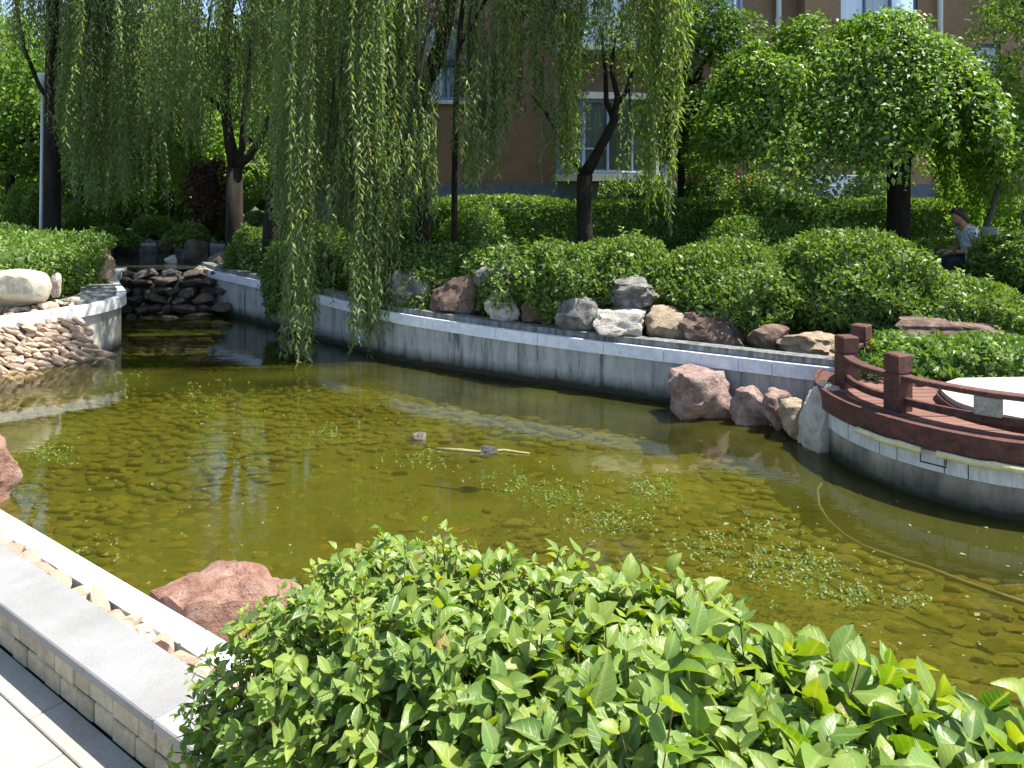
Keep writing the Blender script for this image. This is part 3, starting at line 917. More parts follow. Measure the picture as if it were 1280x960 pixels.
# raised pale terrace on the deck
terr = empty("stone_terrace", "pale stone terrace with dark red curved rim on the round deck", "terrace")
TL = smooth_line([(3.95, 6.85), (3.62, 6.6), (3.50, 6.25), (3.47, 5.95), (3.70, 5.55), (4.3, 5.33), (5.2, 5.22), (6.9, 5.2)], 2)
strip_solid(TL, .50, .605, .0, .05).build("rim", M_WOOD, terr)
TP = [tuple(p) for p in inset(TL, .03)] + [(6.9, 7.0)]
mb = MB(); n = len(TP)
mb.add([(x, y, .55) for x, y in TP] + [(x, y, .648) for x, y in TP], [tuple(range(n))[::-1], tuple(range(n, 2 * n))] + [(i, (i + 1) % n, n + (i + 1) % n, n + i) for i in range(n)])
mb.build("stone_top", M_STONE_T, terr)

# ------------------------------------------------------------------ rocks along the bank and in the pool
def px_rock(seed, u0, u1, v0, v1, d, mat, label, depth=None, **kw):
    c, s = box_px(u0, u1, v0, v1, d, depth)
    return boulder(seed, c, s, mat, label, **kw)

px_rock(1, 486, 548, 333, 396, 10.75, M_GREY_ROCK, "dark grey upright rock at the upstream end of the bank rocks", boxy=.5)
px_rock(2, 538, 614, 340, 404, 10.35, M_BROWN_ROCK, "large brown rock between the dark upright rock and the small pale stone", boxy=.6)
px_rock(3, 588, 652, 326, 368, 10.1, M_GREY_ROCK, "ridged grey rock perched above the large brown rock", rough=.14)
px_rock(4, 608, 652, 366, 402, 9.8, M_PALE_ROCK, "small pale angular stone beneath the perched grey rock", boxy=.6)
px_rock(5, 653, 694, 372, 408, 9.6, M_BROWN_ROCK, "small brown rock half under leaves beside the ridged grey rock")
px_rock(6, 692, 752, 369, 414, 9.25, M_GREY_ROCK, "rounded grey rock with dark folds sitting on the wall edge", rough=.14)
px_rock(7, 762, 822, 346, 388, 9.15, M_GREY_ROCK, "flat layered light grey rock lying on top of another rock", strata=.07, boxy=.75)
px_rock(8, 742, 812, 386, 424, 8.95, M_PALE_ROCK, "white-topped angular rock under the flat layered grey rock", boxy=.6)
px_rock(9, 808, 868, 386, 428, 8.9, M_TAN_ROCK, "tan tilted rock under overhanging leaves on the bank", tilt=.25)
px_rock(10, 852, 928, 390, 438, 8.7, M_BROWN_ROCK, "wide reddish brown rock in shade behind the wall edge", boxy=.6)
px_rock(11, 932, 990, 404, 446, 8.4, M_BROWN_ROCK, "brown rounded rock beside the layered tan rock", boxy=.4)
px_rock(12, 974, 1062, 412, 452, 8.15, M_TAN_ROCK, "layered tan rock behind the first deck post", strata=.06, boxy=.75)
px_rock(13, 1112, 1272, 396, 440, 8, M_BROWN_ROCK, "long flat brown rock lying behind the ivy by the deck", depth=.6, strata=.04, boxy=.8, rotz=.05)
px_rock(14, 838, 919, 460, 524, 7.95, M_RED_ROCK, "big pink-topped block of red rock standing in the water by the wall", boxy=.8, rotz=.2, cuts=6)
px_rock(15, 914, 962, 484, 534, 7.65, M_RED_ROCK, "pink rock in the water next to the big red block", boxy=.4)
px_rock(16, 950, 996, 488, 536, 7.45, M_RED_ROCK, "small jagged pink rock between the pink rock and the pale yellow rock", rough=.16)
px_rock(17, 974, 1024, 498, 548, 7.2, M_TAN_ROCK, "pale yellow rock in the water beside the leaning slab", boxy=.5)
px_rock(18, 1000, 1056, 472, 566, 6.95, M_PALE_ROCK, "tall pale slab of rock leaning against the round deck", depth=.4, boxy=.6, rotz=.3)
boulder(19, (-6.78, 10.5, .98), (.82, .62, .50), M_BOULDER, "smooth rounded beige boulder on the left coping before the hedge", cuts=4, rough=.06, boxy=.3)
px_rock(20, 112, 144, 306, 350, 12.9, M_TAN_ROCK, "upright pinkish rock at the end of the left hedge by the cascade")
px_rock(22, 62, 76, 340, 372, 10.95, M_PALE_ROCK, "slim upright pale stone against the left hedge", rough=.08)
boulder(23, (-1.14, 3.08, .36), (.54, .40, .80), M_BROWN_RED, "big red-brown boulder in the pool beside the white coping", boxy=.85, rotz=-.5, cuts=5, sub=5, rough=.07)
boulder(24, (-4.0, 5.70, .17), (.56, .6, .70), M_BROWN_RED, "pink overhanging boulder at the left edge of the pool", boxy=.5, rotz=.3, cuts=7, sub=5)
px_rock(25, 512, 533, 541, 556, 7.15, M_DARK_ROCK, "small dark stone breaking the water in mid pool", rough=.12)
px_rock(26, 596, 622, 558, 572, 6.8, M_DARK_ROCK, "dark flat stone at the end of the floating pale stick")
# stones around the upper pool
for i, (u0, u1, v0, v1, d, m_, lab) in enumerate([
    (206, 222, 319, 334, 17.0, M_PALE_ROCK, "pale block of stone standing at the upper pool"),
    (180, 196, 298, 316, 20.6, M_GREY_ROCK, "grey stone on the rim of the upper pool"),
    (196, 216, 300, 318, 20.2, M_BROWN_ROCK, "brown stone right beside the grey rim stone of the upper pool"),
    (140, 172, 292, 322, 19.5, M_DARK_ROCK, "dark boulder at the left of the upper pool"),
    (228, 262, 300, 334, 17.2, M_DARK_ROCK, "dark boulder in shade at the right of the upper pool"),
    (262, 300, 312, 345, 15.6, M_DARK_ROCK, "dark rock on the bank behind the start of the far wall"),
    (300, 332, 318, 350, 14.9, M_BROWN_ROCK, "shaded brown rock on the bank beneath the forked willow"),
    (236, 268, 334, 352, 14.9, M_TAN_ROCK, "tan rock on top of the cascade against the far wall")]):
    px_rock(60 + i, u0, u1, v0, v1, d, m_, lab)

# things in the water
tag(MB().tube([P(u, v, -.03) for u, v in ((1030, 600), (1022, 612), (1024, 632), (1035, 650), (1055, 668), (1080, 683), (1110, 694), (1130, 700), (1160, 710), (1200, 726), (1240, 740), (1300, 760))], [.009, .009, .009, .010, .010, .011, .014, .010, .014, .015, .015, .015], 8).build("hose", M_HOSE, smooth=True), "pale algae-covered hose snaking on the water from the deck corner", "hose")
tag(MB().tube([P(u, v, .006) for u, v in ((545, 561), (575, 563), (600, 565), (630, 563), (662, 567))], [.012, .018, .014, .015, .008], 8).build("floating_stick", M_STICK, smooth=True), "pale yellow stick floating in mid pool beside dark stones", "stick")

# ------------------------------------------------------------------ foliage
def unit(a): return a / (np.linalg.norm(a, axis=-1, keepdims=True) + 1e-9)

def leaf_quads(Pt, D, Nn, L, W, fold=.25, mid=.42):
    """one folded kite per leaf"""
    D = unit(D); S = unit(np.cross(D, Nn)); Nn = np.cross(S, D)
    L = np.asarray(L)[:, None]; W = np.asarray(W)[:, None]
    a = Pt; t = Pt + D * L - Nn * L * .12
    m = Pt + D * L * mid + Nn * W * fold
    l = m + S * W * .5; r = m - S * W * .5
    n = len(Pt)
    V = np.stack([a, r, t, l], 1).reshape(-1, 3)
    F = np.arange(n * 4).reshape(n, 4)
    return V, F

def leaf_mesh(name, Pt, D, Nn, L, W, tone, mat, **kw):
    V, F = leaf_quads(Pt, D, Nn, L, W, **kw)
    return np_mesh(name, V, F, mat, tone=np.repeat(tone, 4))

def tones(rs, n, base=.5, var=.18): return np.clip(rs.normal(base, var, n), 0, .999)

def mound_leaves(rs, c, size, n, leaf, seed=0, lump=.13, flat=0.0, low=-.35, aspect=.5):
    """leaves on the outer shell of a clipped mound; c = centre of its base"""
    d = unit(rs.normal(0, 1, (n * 2, 3)))
    d = d[d[:, 2] > low][:n]; n = len(d)
    e = 2.0 + flat * 4
    rad = 1.0 / (np.abs(d) ** e).sum(1) ** (1 / e)
    rad *= 1 + lump * nz(d * 1.0, 3.2, seed) + lump * .5 * nz(d, 8, seed + 1)
    rad *= 1 - np.abs(rs.normal(0, .075, n))
    Pt = np.array(c) + d * rad[:, None] * np.array(size) / 2 * np.array([1, 1, 2.0]) * np.array([1, 1, .5])
    Pt[:, 2] = c[2] + (d[:, 2] * rad + .0) * size[2] * .5 + size[2] * .5
    nn = unit(d / np.array(size)); 
    D = unit(nn * .55 + rs.normal(0, .7, (n, 3)) + np.array([0, 0, .25]))
    N_ = unit(nn * .8 + rs.normal(0, .55, (n, 3)) + np.array([0, 0, .3]))
    L = leaf * rs.uniform(.65, 1.25, n)
    return Pt, D, N_, L, L * aspect * rs.uniform(.8, 1.1, n)

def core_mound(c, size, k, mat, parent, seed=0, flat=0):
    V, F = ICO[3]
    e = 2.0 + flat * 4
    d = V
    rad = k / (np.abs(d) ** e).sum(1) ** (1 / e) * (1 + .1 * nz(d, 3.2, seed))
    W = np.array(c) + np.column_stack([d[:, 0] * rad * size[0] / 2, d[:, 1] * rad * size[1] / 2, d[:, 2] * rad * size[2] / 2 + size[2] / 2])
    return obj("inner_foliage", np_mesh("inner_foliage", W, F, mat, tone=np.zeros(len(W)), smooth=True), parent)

def shrub(name, label, c, size, n, leaf, mat, seed, cat="shrub", group=None, base=.5, **kw):
    rs = np.random.RandomState(seed)
    root = empty(name, label, cat, group)
    Pt, D, N_, L, W = mound_leaves(rs, c, size, n, leaf, seed, **kw)
    # stray shoots that break the clipped outline
    ns = max(6, n // 420); pick = rs.choice(len(Pt), ns)
    cen = np.array(c) + (0, 0, size[2] * .45)
    sp, sd, sn = [], [], []
    for i in pick:
        o = unit(unit((Pt[i] - cen) / np.array(size)) + rs.normal(0, .35, 3) + np.array([0, 0, .35])); ln = leaf * rs.uniform(1.2, 3.2)
        for k in range(9):
            sp.append(Pt[i] + o * ln * k / 9); ph = k * 2.4
            a1 = unit(np.cross(o, [.3, .8, .1])); a2 = np.cross(o, a1)
            sd.append(a1 * math.cos(ph) + a2 * math.sin(ph) + o * .5); sn.append(o + rs.normal(0, .3, 3))
    sp, sd, sn = np.array(sp), np.array(sd), np.array(sn); sl = leaf * rs.uniform(.7, 1.2, len(sp))
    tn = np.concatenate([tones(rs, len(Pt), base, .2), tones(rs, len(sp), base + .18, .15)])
    Pt = np.concatenate([Pt, sp]); D = np.concatenate([D, sd]); N_ = np.concatenate([N_, sn]); L = np.concatenate([L, sl]); W = np.concatenate([W, sl * .5])
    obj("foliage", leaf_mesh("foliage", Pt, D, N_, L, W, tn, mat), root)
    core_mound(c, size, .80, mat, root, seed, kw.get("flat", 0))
    mb = MB()
    for k in range(4):
        a = rs.uniform(0, 6.28)
        mb.tube([(c[0] + .05 * math.cos(a), c[1] + .05 * math.sin(a), c[2] - .15), (c[0] + size[0] * .2 * math.cos(a), c[1] + size[1] * .2 * math.sin(a), c[2] + size[2] * .5)], [.02, .008], 5)
    mb.build("stems", M_BARK, root)
    return root

def px_shrub(name, label, u0, u1, v0, d, depth, n, leaf, mat, seed, sink=.05, **kw):
    """shrub whose top shows at v0, standing on the ground at distance d"""
    x0 = (u0 - 640) * d / FPX; x1 = (u1 - 640) * d / FPX
    gz = float(ground_z(np.array([(x0 + x1) / 2]), np.array([d]))[0]) - sink
    top = CAM_H - (v0 - HOR) * d / FPX
    return shrub(name, label, ((x0 + x1) / 2, d, gz), (x1 - x0, depth, top - gz), n, leaf, mat, seed, **kw)

# bank shrubs, upstream to deck
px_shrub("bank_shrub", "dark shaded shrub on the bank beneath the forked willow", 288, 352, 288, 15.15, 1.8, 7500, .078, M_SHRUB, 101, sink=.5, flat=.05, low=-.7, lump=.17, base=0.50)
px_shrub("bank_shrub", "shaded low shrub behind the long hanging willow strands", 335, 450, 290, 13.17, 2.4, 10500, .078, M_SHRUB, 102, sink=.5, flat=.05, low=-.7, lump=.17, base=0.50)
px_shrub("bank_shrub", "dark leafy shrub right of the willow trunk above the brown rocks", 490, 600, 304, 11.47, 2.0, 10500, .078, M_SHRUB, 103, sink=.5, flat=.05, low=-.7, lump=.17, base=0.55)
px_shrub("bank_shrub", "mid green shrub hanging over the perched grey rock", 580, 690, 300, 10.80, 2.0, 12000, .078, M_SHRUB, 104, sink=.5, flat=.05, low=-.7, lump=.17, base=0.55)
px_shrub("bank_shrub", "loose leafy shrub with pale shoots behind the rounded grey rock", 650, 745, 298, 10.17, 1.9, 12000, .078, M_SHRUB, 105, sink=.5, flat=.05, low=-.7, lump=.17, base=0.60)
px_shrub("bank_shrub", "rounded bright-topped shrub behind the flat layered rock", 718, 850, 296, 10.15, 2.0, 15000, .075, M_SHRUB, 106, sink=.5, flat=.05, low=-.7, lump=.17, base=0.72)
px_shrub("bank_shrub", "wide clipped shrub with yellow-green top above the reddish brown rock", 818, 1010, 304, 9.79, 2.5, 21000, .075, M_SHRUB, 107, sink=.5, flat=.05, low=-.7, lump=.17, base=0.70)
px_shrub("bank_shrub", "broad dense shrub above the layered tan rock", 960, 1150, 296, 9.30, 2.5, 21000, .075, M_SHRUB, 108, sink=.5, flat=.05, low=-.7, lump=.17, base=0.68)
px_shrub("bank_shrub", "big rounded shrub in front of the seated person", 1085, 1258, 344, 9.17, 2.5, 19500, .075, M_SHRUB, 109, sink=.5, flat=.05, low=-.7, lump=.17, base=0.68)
px_shrub("ball_shrub", "clipped light green ball shrub beside the slender dark trunk", 548, 632, 264, 12.9, 1.1, 5000, .06, M_BOX, 110, base=.65)
px_shrub("ball_shrub", "clipped dome shrub before the tall hedge at mid bank", 876, 1004, 270, 11.9, 1.6, 8000, .06, M_BOX, 111, base=.6)
px_shrub("ball_shrub", "clipped dome shrub in front of the umbrella tree trunk", 1010, 1130, 284, 11.2, 1.3, 7000, .06, M_BOX, 112, base=.55)
px_shrub("ball_shrub", "rounded shrub at the right edge beyond the chair", 1228, 1330, 292, 9.9, 1.3, 8000, .07, M_SHRUB, 113, base=.6)
shrub("ivy_mound", "ivy and creeper mound sprawling behind the pale terrace", (4.5, 7.35, .42), (2.3, 1.0, .50), 4500, .06, M_IVY, 114, cat="ivy", base=.55, lump=.22, aspect=.8)
shrub("ivy_mound", "low creeper tuft beside the last deck post", (3.8, 7.72, .5), (.6, .5, .38), 1100, .055, M_IVY, 115, cat="ivy", base=.55, lump=.25, aspect=.8)
px_shrub("leafy_plant", "young leafy plant with loose yellow-green shoots before the tall hedge", 905, 975, 232, 12.8, .7, 1200, .08, M_FAR, 116, base=.7, lump=.35, cat="plant")

def box_hedge(name, label, x0, x1, y0, y1, z0, z1, n, leaf, mat, seed, base=.5, skew=0.0, ends=True):
    """clipped hedge: leaves over the faces of a slightly wavy box; y grows by skew along x"""
    rs = np.random.RandomState(seed)
    root = empty(name, label, "hedge")
    lx, ly, lz = x1 - x0, y1 - y0, z1 - z0
    A = np.array([lx * ly, lx * lz, ly * lz, ly * lz, lx * lz * .3]); A = A / A.sum()
    f = rs.choice(5, n, p=A)
    a, b = rs.uniform(0, 1, n), rs.uniform(0, 1, n)
    X = np.where(f == 2, 0, np.where(f == 3, 1, a)); Y = np.where(f == 0, b, np.where(f == 1, 0, np.where(f == 4, 1, a))); Z = np.where(f == 0, 1.0, b)
    nn = np.zeros((n, 3)); nn[f == 0, 2] = 1; nn[f == 1, 1] = -1; nn[f == 2, 0] = -1; nn[f == 3, 0] = 1; nn[f == 4, 1] = 1
    Pt = np.column_stack([x0 + X * lx, y0 + Y * ly + skew * X * lx, z0 + Z * lz])
    bump = .06 * nz(Pt, 2.2, seed) + .035 * nz(Pt, 7, seed + 2)
    Pt = Pt + nn * (bump - np.abs(rs.normal(0, .055, n)))[:, None]
    D = unit(nn * .5 + rs.normal(0, .7, (n, 3)) + np.array([0, 0, .3])); N_ = unit(nn * .9 + rs.normal(0, .55, (n, 3)))
    L = leaf * rs.uniform(.65, 1.25, n)
    obj("foliage", leaf_mesh("foliage", Pt, D, N_, L, L * .55, tones(rs, n, base), mat), root)
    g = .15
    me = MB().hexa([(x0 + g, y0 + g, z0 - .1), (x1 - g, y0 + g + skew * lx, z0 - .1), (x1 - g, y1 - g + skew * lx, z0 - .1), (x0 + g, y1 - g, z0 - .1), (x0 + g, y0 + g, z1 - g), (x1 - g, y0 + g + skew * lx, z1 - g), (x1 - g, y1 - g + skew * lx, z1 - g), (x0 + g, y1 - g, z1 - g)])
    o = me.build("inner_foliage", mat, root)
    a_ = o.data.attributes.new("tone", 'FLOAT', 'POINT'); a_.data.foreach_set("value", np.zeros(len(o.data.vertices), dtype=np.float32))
    return root

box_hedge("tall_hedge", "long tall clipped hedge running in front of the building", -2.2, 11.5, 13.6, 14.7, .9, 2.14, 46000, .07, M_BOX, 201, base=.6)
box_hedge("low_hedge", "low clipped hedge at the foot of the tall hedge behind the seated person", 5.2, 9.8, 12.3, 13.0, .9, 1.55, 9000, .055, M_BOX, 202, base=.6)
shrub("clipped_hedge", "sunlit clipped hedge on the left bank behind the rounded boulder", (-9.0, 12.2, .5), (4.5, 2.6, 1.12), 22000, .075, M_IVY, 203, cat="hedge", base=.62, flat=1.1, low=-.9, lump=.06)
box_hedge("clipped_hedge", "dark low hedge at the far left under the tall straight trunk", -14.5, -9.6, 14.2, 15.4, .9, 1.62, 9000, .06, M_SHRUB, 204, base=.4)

# rose bushes against the building
for i, (u0, u1, v0, d, lab) in enumerate([
    (745, 835, 222, 15.6, "thin leafy bush below the bay window"),
    (838, 915, 205, 15.6, "pale green rose bush right of the long willow strand"),
    (915, 1015, 214, 15.6, "rose bush with red and brown flower heads behind the tall hedge"),
    (1058, 1112, 220, 15.6, "white-dappled bush between the stone steps and the umbrella tree trunk"),
    (1165, 1290, 206, 15.4, "bush with small white leaves at the building corner")]):
    r_ = px_shrub("rose_bush", lab, u0, u1, v0, d, 1.0, 3500, .08, M_SHRUB, 220 + i, base=.6, lump=.25, cat="bush")
    rs = np.random.RandomState(240 + i)
    if i in (1, 2):
        n = 9 if i == 2 else 4
        c, sz = box_px(u0, u1, v0, v0 + 30, d - .45)
        fm = leaf_mesh("flower", np.zeros((7, 3)), unit(rs.normal(0, 1, (7, 3))), unit(rs.normal(0, 1, (7, 3))), np.full(7, .06), np.full(7, .06), rs.uniform(0, 1, 7), M_ROSE)
        for q in np.array(c) + rs.uniform(-.5, .5, (n, 3)) * np.array([sz[0], .25, sz[2]]):
            obj("flower", fm, r_, tuple(q))

# ------------------------------------------------------------------ trees
def crown_leaves(rs, clumps, n, leaf, droop=0.0, aspect=.5, spread=1.0):
    """clumps: rows x,y,z,rx,ry,rz ; leaves lie mostly on the shells of the clumps"""
    clumps = np.array(clumps)
    wgt = (clumps[:, 3] * clumps[:, 4] + clumps[:, 3] * clumps[:, 5]); wgt /= wgt.sum()
    k = rs.choice(len(clumps), n, p=wgt)
    d = unit(rs.normal(0, 1, (n, 3)) + np.array([0, 0, .25]))
    rad = rs.uniform(.35, 1.0, n) ** .45 * (1 + .22 * nz(d + k[:, None] * 1.7, 3, 5))
    Pt = clumps[k, :3] + d * rad[:, None] * clumps[k, 3:6] * spread
    D = unit(d * .6 + rs.normal(0, .7, (n, 3)) + np.array([0, 0, -droop]))
    N_ = unit(d * .5 + rs.normal(0, .6, (n, 3)) + np.array([0, 0, .7]))
    L = leaf * rs.uniform(.6, 1.3, n)
    return Pt, D, N_, L, L * aspect

def crown_obj(root, rs, clumps, n, leaf, mat, base=.5, var=.2, **kw):
    Pt, D, N_, L, W = crown_leaves(rs, clumps, n, leaf, **kw)
    return obj("crown", leaf_mesh("crown", Pt, D, N_, L, W, tones(rs, n, base, var), mat), root)

def ball_clumps(rs, c, R, n, r, low=-.6):
    d = unit(rs.normal(0, 1, (n * 3, 3))); d = d[d[:, 2] > low][:n]
    rad = rs.uniform(.25, 1, len(d)) ** .5
    p = np.array(c) + d * rad[:, None] * np.array(R)
    rr = r * rs.uniform(.6, 1.25, (len(d), 1))
    return np.hstack([p, rr, rr, rr * .75])

def limbs(mb, rs, start, ends, r0, sag=.1, amp=.05, sides=6):
    for e in ends:
        L_ = np.linalg.norm(np.array(e) - np.array(start))
        pts = wavy(start, e, 6, amp * L_ * .35, rs, sag)
        mb.tube(pts, [r0 * (1 - .85 * i / 6) for i in range(7)], sides, cap=False)

def broad_tree(name, label, base, height, crown_c, crown_R, nclump, rclump, nleaf, leaf, mat, seed, trunk_r=.12, fork=None, cat="tree", group=None, bark=M_BARK, base_tone=.5, lean=(0, 0), **kw):
    rs = np.random.RandomState(seed)
    root = empty(name, label, cat, group)
    top = np.array([base[0] + lean[0], base[1] + lean[1], base[2] + height])
    mb = MB()
    mb.tube(wavy((base[0], base[1], base[2] - .2), top, 7, trunk_r * .18, rs), [trunk_r * (1.25 if i == 0 else 1) * (1 - .45 * i / 7) for i in range(8)], 10)
    cl = ball_clumps(rs, crown_c, crown_R, nclump, rclump)
    for e in cl[rs.permutation(len(cl))[:14], :3]:
        limbs(mb, rs, top - (0, 0, rs.uniform(0, .3) * height * .3), [e], trunk_r * .5, .15)
    mb.build("trunk", bark, root, smooth=True)
    crown_obj(root, rs, cl, nleaf, leaf, mat, base_tone, **kw)
    return root

# --- umbrella-shaped weeping pagoda tree
def umbrella_tree():
    rs = np.random.RandomState(41)
    root = empty("umbrella_tree", "broad umbrella-shaped weeping tree with thick dark trunk behind the hedge shrubs", "tree")
    d = 12.1; b = PD(1124, 330, d); top = PD(1124, 190, d)
    mb = MB()
    mb.tube(wavy((b[0], d, .8), top, 6, .015, rs), [.22, .19, .175, .17, .17, .175, .19], 12)
    tips = []
    for k in range(22):
        a = 2 * math.pi * k / 22 + rs.uniform(-.1, .1); R = rs.uniform(.9, 2.0)
        e = top + np.array([math.cos(a) * R - .45, math.sin(a) * R * .95, rs.uniform(.9, 2.0) * (1.15 - R / 3.2)])
        limbs(mb, rs, top - (0, 0, .1), [e], .075, .35, .08)
        tips.append(e)
    mb.build("trunk", M_BARK, root, smooth=True)
    # drooping twigs laid over a dome
    n = 1250
    th = rs.uniform(0, 2 * math.pi, n); rr = np.sqrt(rs.uniform(0.0, 1.0, n))
    cx, cy = top[0] - .72, d - .1
    Rx, Ry = 2.15, 1.95
    Pts, Ds, Ns = [], [], []
    hole = nz(np.column_stack([np.cos(th) * rr, np.sin(th) * rr, rr]), 3.4, 12)
    for i in range(n):
        if hole[i] < -.22: continue
        x = cx + math.cos(th[i]) * rr[i] * Rx; y = cy + math.sin(th[i]) * rr[i] * Ry
        lob = .16 * math.sin(3.1 * th[i] + 1.0) + .12 * math.sin(5 * th[i])
        z = 5.05 - 1.55 * (rr[i] * (1 + lob)) ** 2.1 - .25 * max(0, (x - cx - .4)) + rs.normal(0, .05)
        ln = rs.uniform(.4, .9) * (.45 + .9 * rr[i])
        m = int(ln / .014)
        t = np.linspace(0, 1, m)
        out = np.array([math.cos(th[i]), math.sin(th[i]), 0])
        q = np.array([x, y, z]) + np.outer(t * .32 * (.3 + rr[i]), out) + np.outer(-(t ** 1.6) * ln, [0, 0, 1])
        q += rs.normal(0, .055, q.shape)
        Pts.append(q)
        Ds.append(unit(rs.normal(0, .6, q.shape) + out * .5 + np.array([0, 0, -.45])))
        Ns.append(unit(rs.normal(0, .45, q.shape) + np.array([0, 0, .7]) + out * .45))
    # two lower skirts that hang in lobes
    for (u, v, ru, rv, k) in ((930, 165, 48, 38, 900), (1060, 165, 55, 42, 1300), (1160, 120, 55, 50, 1200), (975, 110, 40, 40, 500), (1200, 160, 40, 40, 700), (905, 180, 25, 22, 500), (1110, 165, 60, 35, 700)):
        k *= 2; c = PD(u, v, d - rs.uniform(.4, 1.1)); dd = unit(rs.normal(0, 1, (k, 3)) + [0, -.4, .4])
        q = c + dd * (rs.uniform(.6, 1, (k, 1))) * np.array([ru, (ru + rv) / 2, rv]) * d / FPX
        Pts.append(q); Ds.append(unit(rs.normal(0, .6, q.shape) + dd * .5 + [0, 0, -.4])); Ns.append(unit(rs.normal(0, .5, q.shape) + dd * .5 + [0, 0, .5]))
    Pt = np.concatenate(Pts); D = np.concatenate(Ds); N_ = np.concatenate(Ns); n = len(Pt)
    L = .09 * rs.uniform(.6, 1.3, n)
    obj("crown", leaf_mesh("crown", Pt, D, N_, L, L * .5, tones(rs, n, .55, .2), M_PENDULA), root)
umbrella_tree()

# --- small forked tree in front of the bay window
def forked_tree():
    rs = np.random.RandomState(42)
    root = empty("forked_tree", "small dark tree with forked trunk standing in front of the bay window", "tree")
    d = 12.3
    mb = MB()
    q = lambda u, v, dd=0: PD(u, v, d + dd)
    fork = q(731, 218)
    mb.tube([(fork[0], d, .7), q(731, 290), q(730, 250), fork], [.15, .125, .12, .125], 10)
    A = [fork, q(742, 200), q(757, 172), q(768, 150), q(772, 120), q(764, 88), q(770, 40)]
    mb.tube(A, [.11, .085, .075, .065, .05, .035, .02], 8)
    mb.tube([q(768, 150), q(758, 128), q(757, 90), q(752, 40)], [.05, .045, .035, .02], 7)
    mb.tube([q(770, 138), q(785, 110), q(800, 60), q(805, 10)], [.045, .035, .028, .015], 7)
    mb.tube([fork, q(722, 208), q(705, 178), q(682, 140), q(662, 116, .2)], [.08, .06, .045, .03, .014], 7)
    mb.tube([q(790, 160), q(786, 110), q(785, 60)], [.012, .02, .012], 6)
    mb.build("trunk", M_BARK, root, smooth=True)
    cl = []
    for (u, v, ru, rv) in ((745, 60, 45, 28), (790, 45, 45, 35), (700, 40, 42, 30), (760, 10, 60, 30), (820, 70, 32, 28), (720, 85, 28, 16), (660, 20, 40, 28), (840, 20, 40, 30), (790, 95, 28, 14)):
        c = PD(u, v, d + rs.uniform(-.6, .6)); cl.append([*c, ru * d / FPX, .5, rv * d / FPX])
    for k in range(14):
        c = PD(rs.uniform(650, 860), rs.uniform(-220, -20), d + rs.uniform(-1, 1)); cl.append([*c, .6, .6, .45])
    crown_obj(root, rs, cl, 9000, .085, M_TREE, .5)
forked_tree()

broad_tree("leafy_tree", "dark leafy tree with yellow-green tips against the building wall", (3.3, 14.95, 1.0), 3.2, (3.65, 14.6, 4.0), (.95, .7, 2.3), 34, .46, 17000, .095, M_TREE, 43, trunk_r=.09, base_tone=.5)
broad_tree("leafy_tree", "tree overhanging the top right corner with drooping light leaves", (8.3, 11.6, .9), 3.4, (8.45, 11.4, 5.3), (1.5, 1.2, 1.5), 26, .5, 9000, .085, M_FAR, 44, trunk_r=.1, base_tone=.55, droop=.5)
def sapling():
    rs = np.random.RandomState(45)
    root = empty("sapling", "leaning pale sapling behind the chair with yellow-green drooping leaves", "tree")
    d = 11.3
    mb = MB()
    mb.tube([PD(1221, 360, d), PD(1228, 300, d), PD(1233, 280, d), PD(1241, 262, d), PD(1250, 215, d), PD(1252, 150, d)], [.05, .045, .045, .04, .03, .018], 8)
    cl = []
    for (u, v, ru, rv) in ((1250, 120, 45, 40), (1265, 170, 42, 40), (1235, 205, 30, 30), (1280, 100, 40, 40), (1225, 150, 30, 25), (1275, 220, 30, 25), (1300, 150, 40, 50), (1240, 240, 14, 12)):
        c = PD(u, v, d + rs.uniform(-.5, .5)); cl.append([*c, ru * d / FPX, .45, rv * d / FPX])
        limbs(mb, rs, PD(1250, 215, d), [c], .02, .1)
    mb.build("trunk", M_BARK2, root, smooth=True)
    crown_obj(root, rs, cl, 6500, .085, M_FAR, .6, droop=.6, aspect=.42)
sapling()

# --- willows
def willow_strands(rs, tops, zbot, step=.04, leaf=.085, sway0=.055, wid=.15):
    """hanging shoots: leaves all along each; returns leaf arrays and thin stem quads"""
    PT, DD, TN, SV = [], [], [], []
    for (x, y, z), zb in zip(tops, zbot):
        ln = max(.3, z - zb); m = max(4, int(ln / step))
        t = np.linspace(0, 1, m)
        a, b = rs.uniform(0, 6.28, 2); sway = sway0 * rs.uniform(.4, 2.2)
        k = rs.uniform(.6, 1.6)
        px = x + sway * (np.sin(t * ln * k + a) - math.sin(a)) + rs.normal(0, .022) * t * ln
        py = y + sway * (np.sin(t * ln * k * .8 + b) - math.sin(b)) + rs.normal(0, .022) * t * ln
        pz = z - t * ln
        q = np.column_stack([px, py, pz])
        ph = np.arange(m) * 2.4 + a
        dirs = np.column_stack([np.cos(ph) * .62, np.sin(ph) * .62, np.full(m, -.8)]) + rs.normal(0, .22, (m, 3))
        PT.append(q + rs.normal(0, .008, q.shape)); DD.append(dirs)
        TN.append(np.clip(rs.normal(rs.normal(.5, .2), .15, m), 0, .98))
        s = q[::max(1, m // 9)]
        w = np.array([.003, 0, 0])
        for i in range(len(s) - 1): SV.append(np.stack([s[i] - w, s[i] + w, s[i + 1] + w, s[i + 1] - w]))
    PT = np.concatenate(PT); DD = unit(np.concatenate(DD)); TN = np.concatenate(TN)
    n = len(PT)
    NN = unit(rs.normal(0, .6, (n, 3)) + np.array([0, 0, .6]) + DD * np.array([1, 1, 0]) * .6)
    L = leaf * rs.uniform(.45, 1.3, n)
    return PT, DD, NN, L, L * wid * rs.uniform(.9, 1.3, n), TN, np.array(SV).reshape(-1, 3)

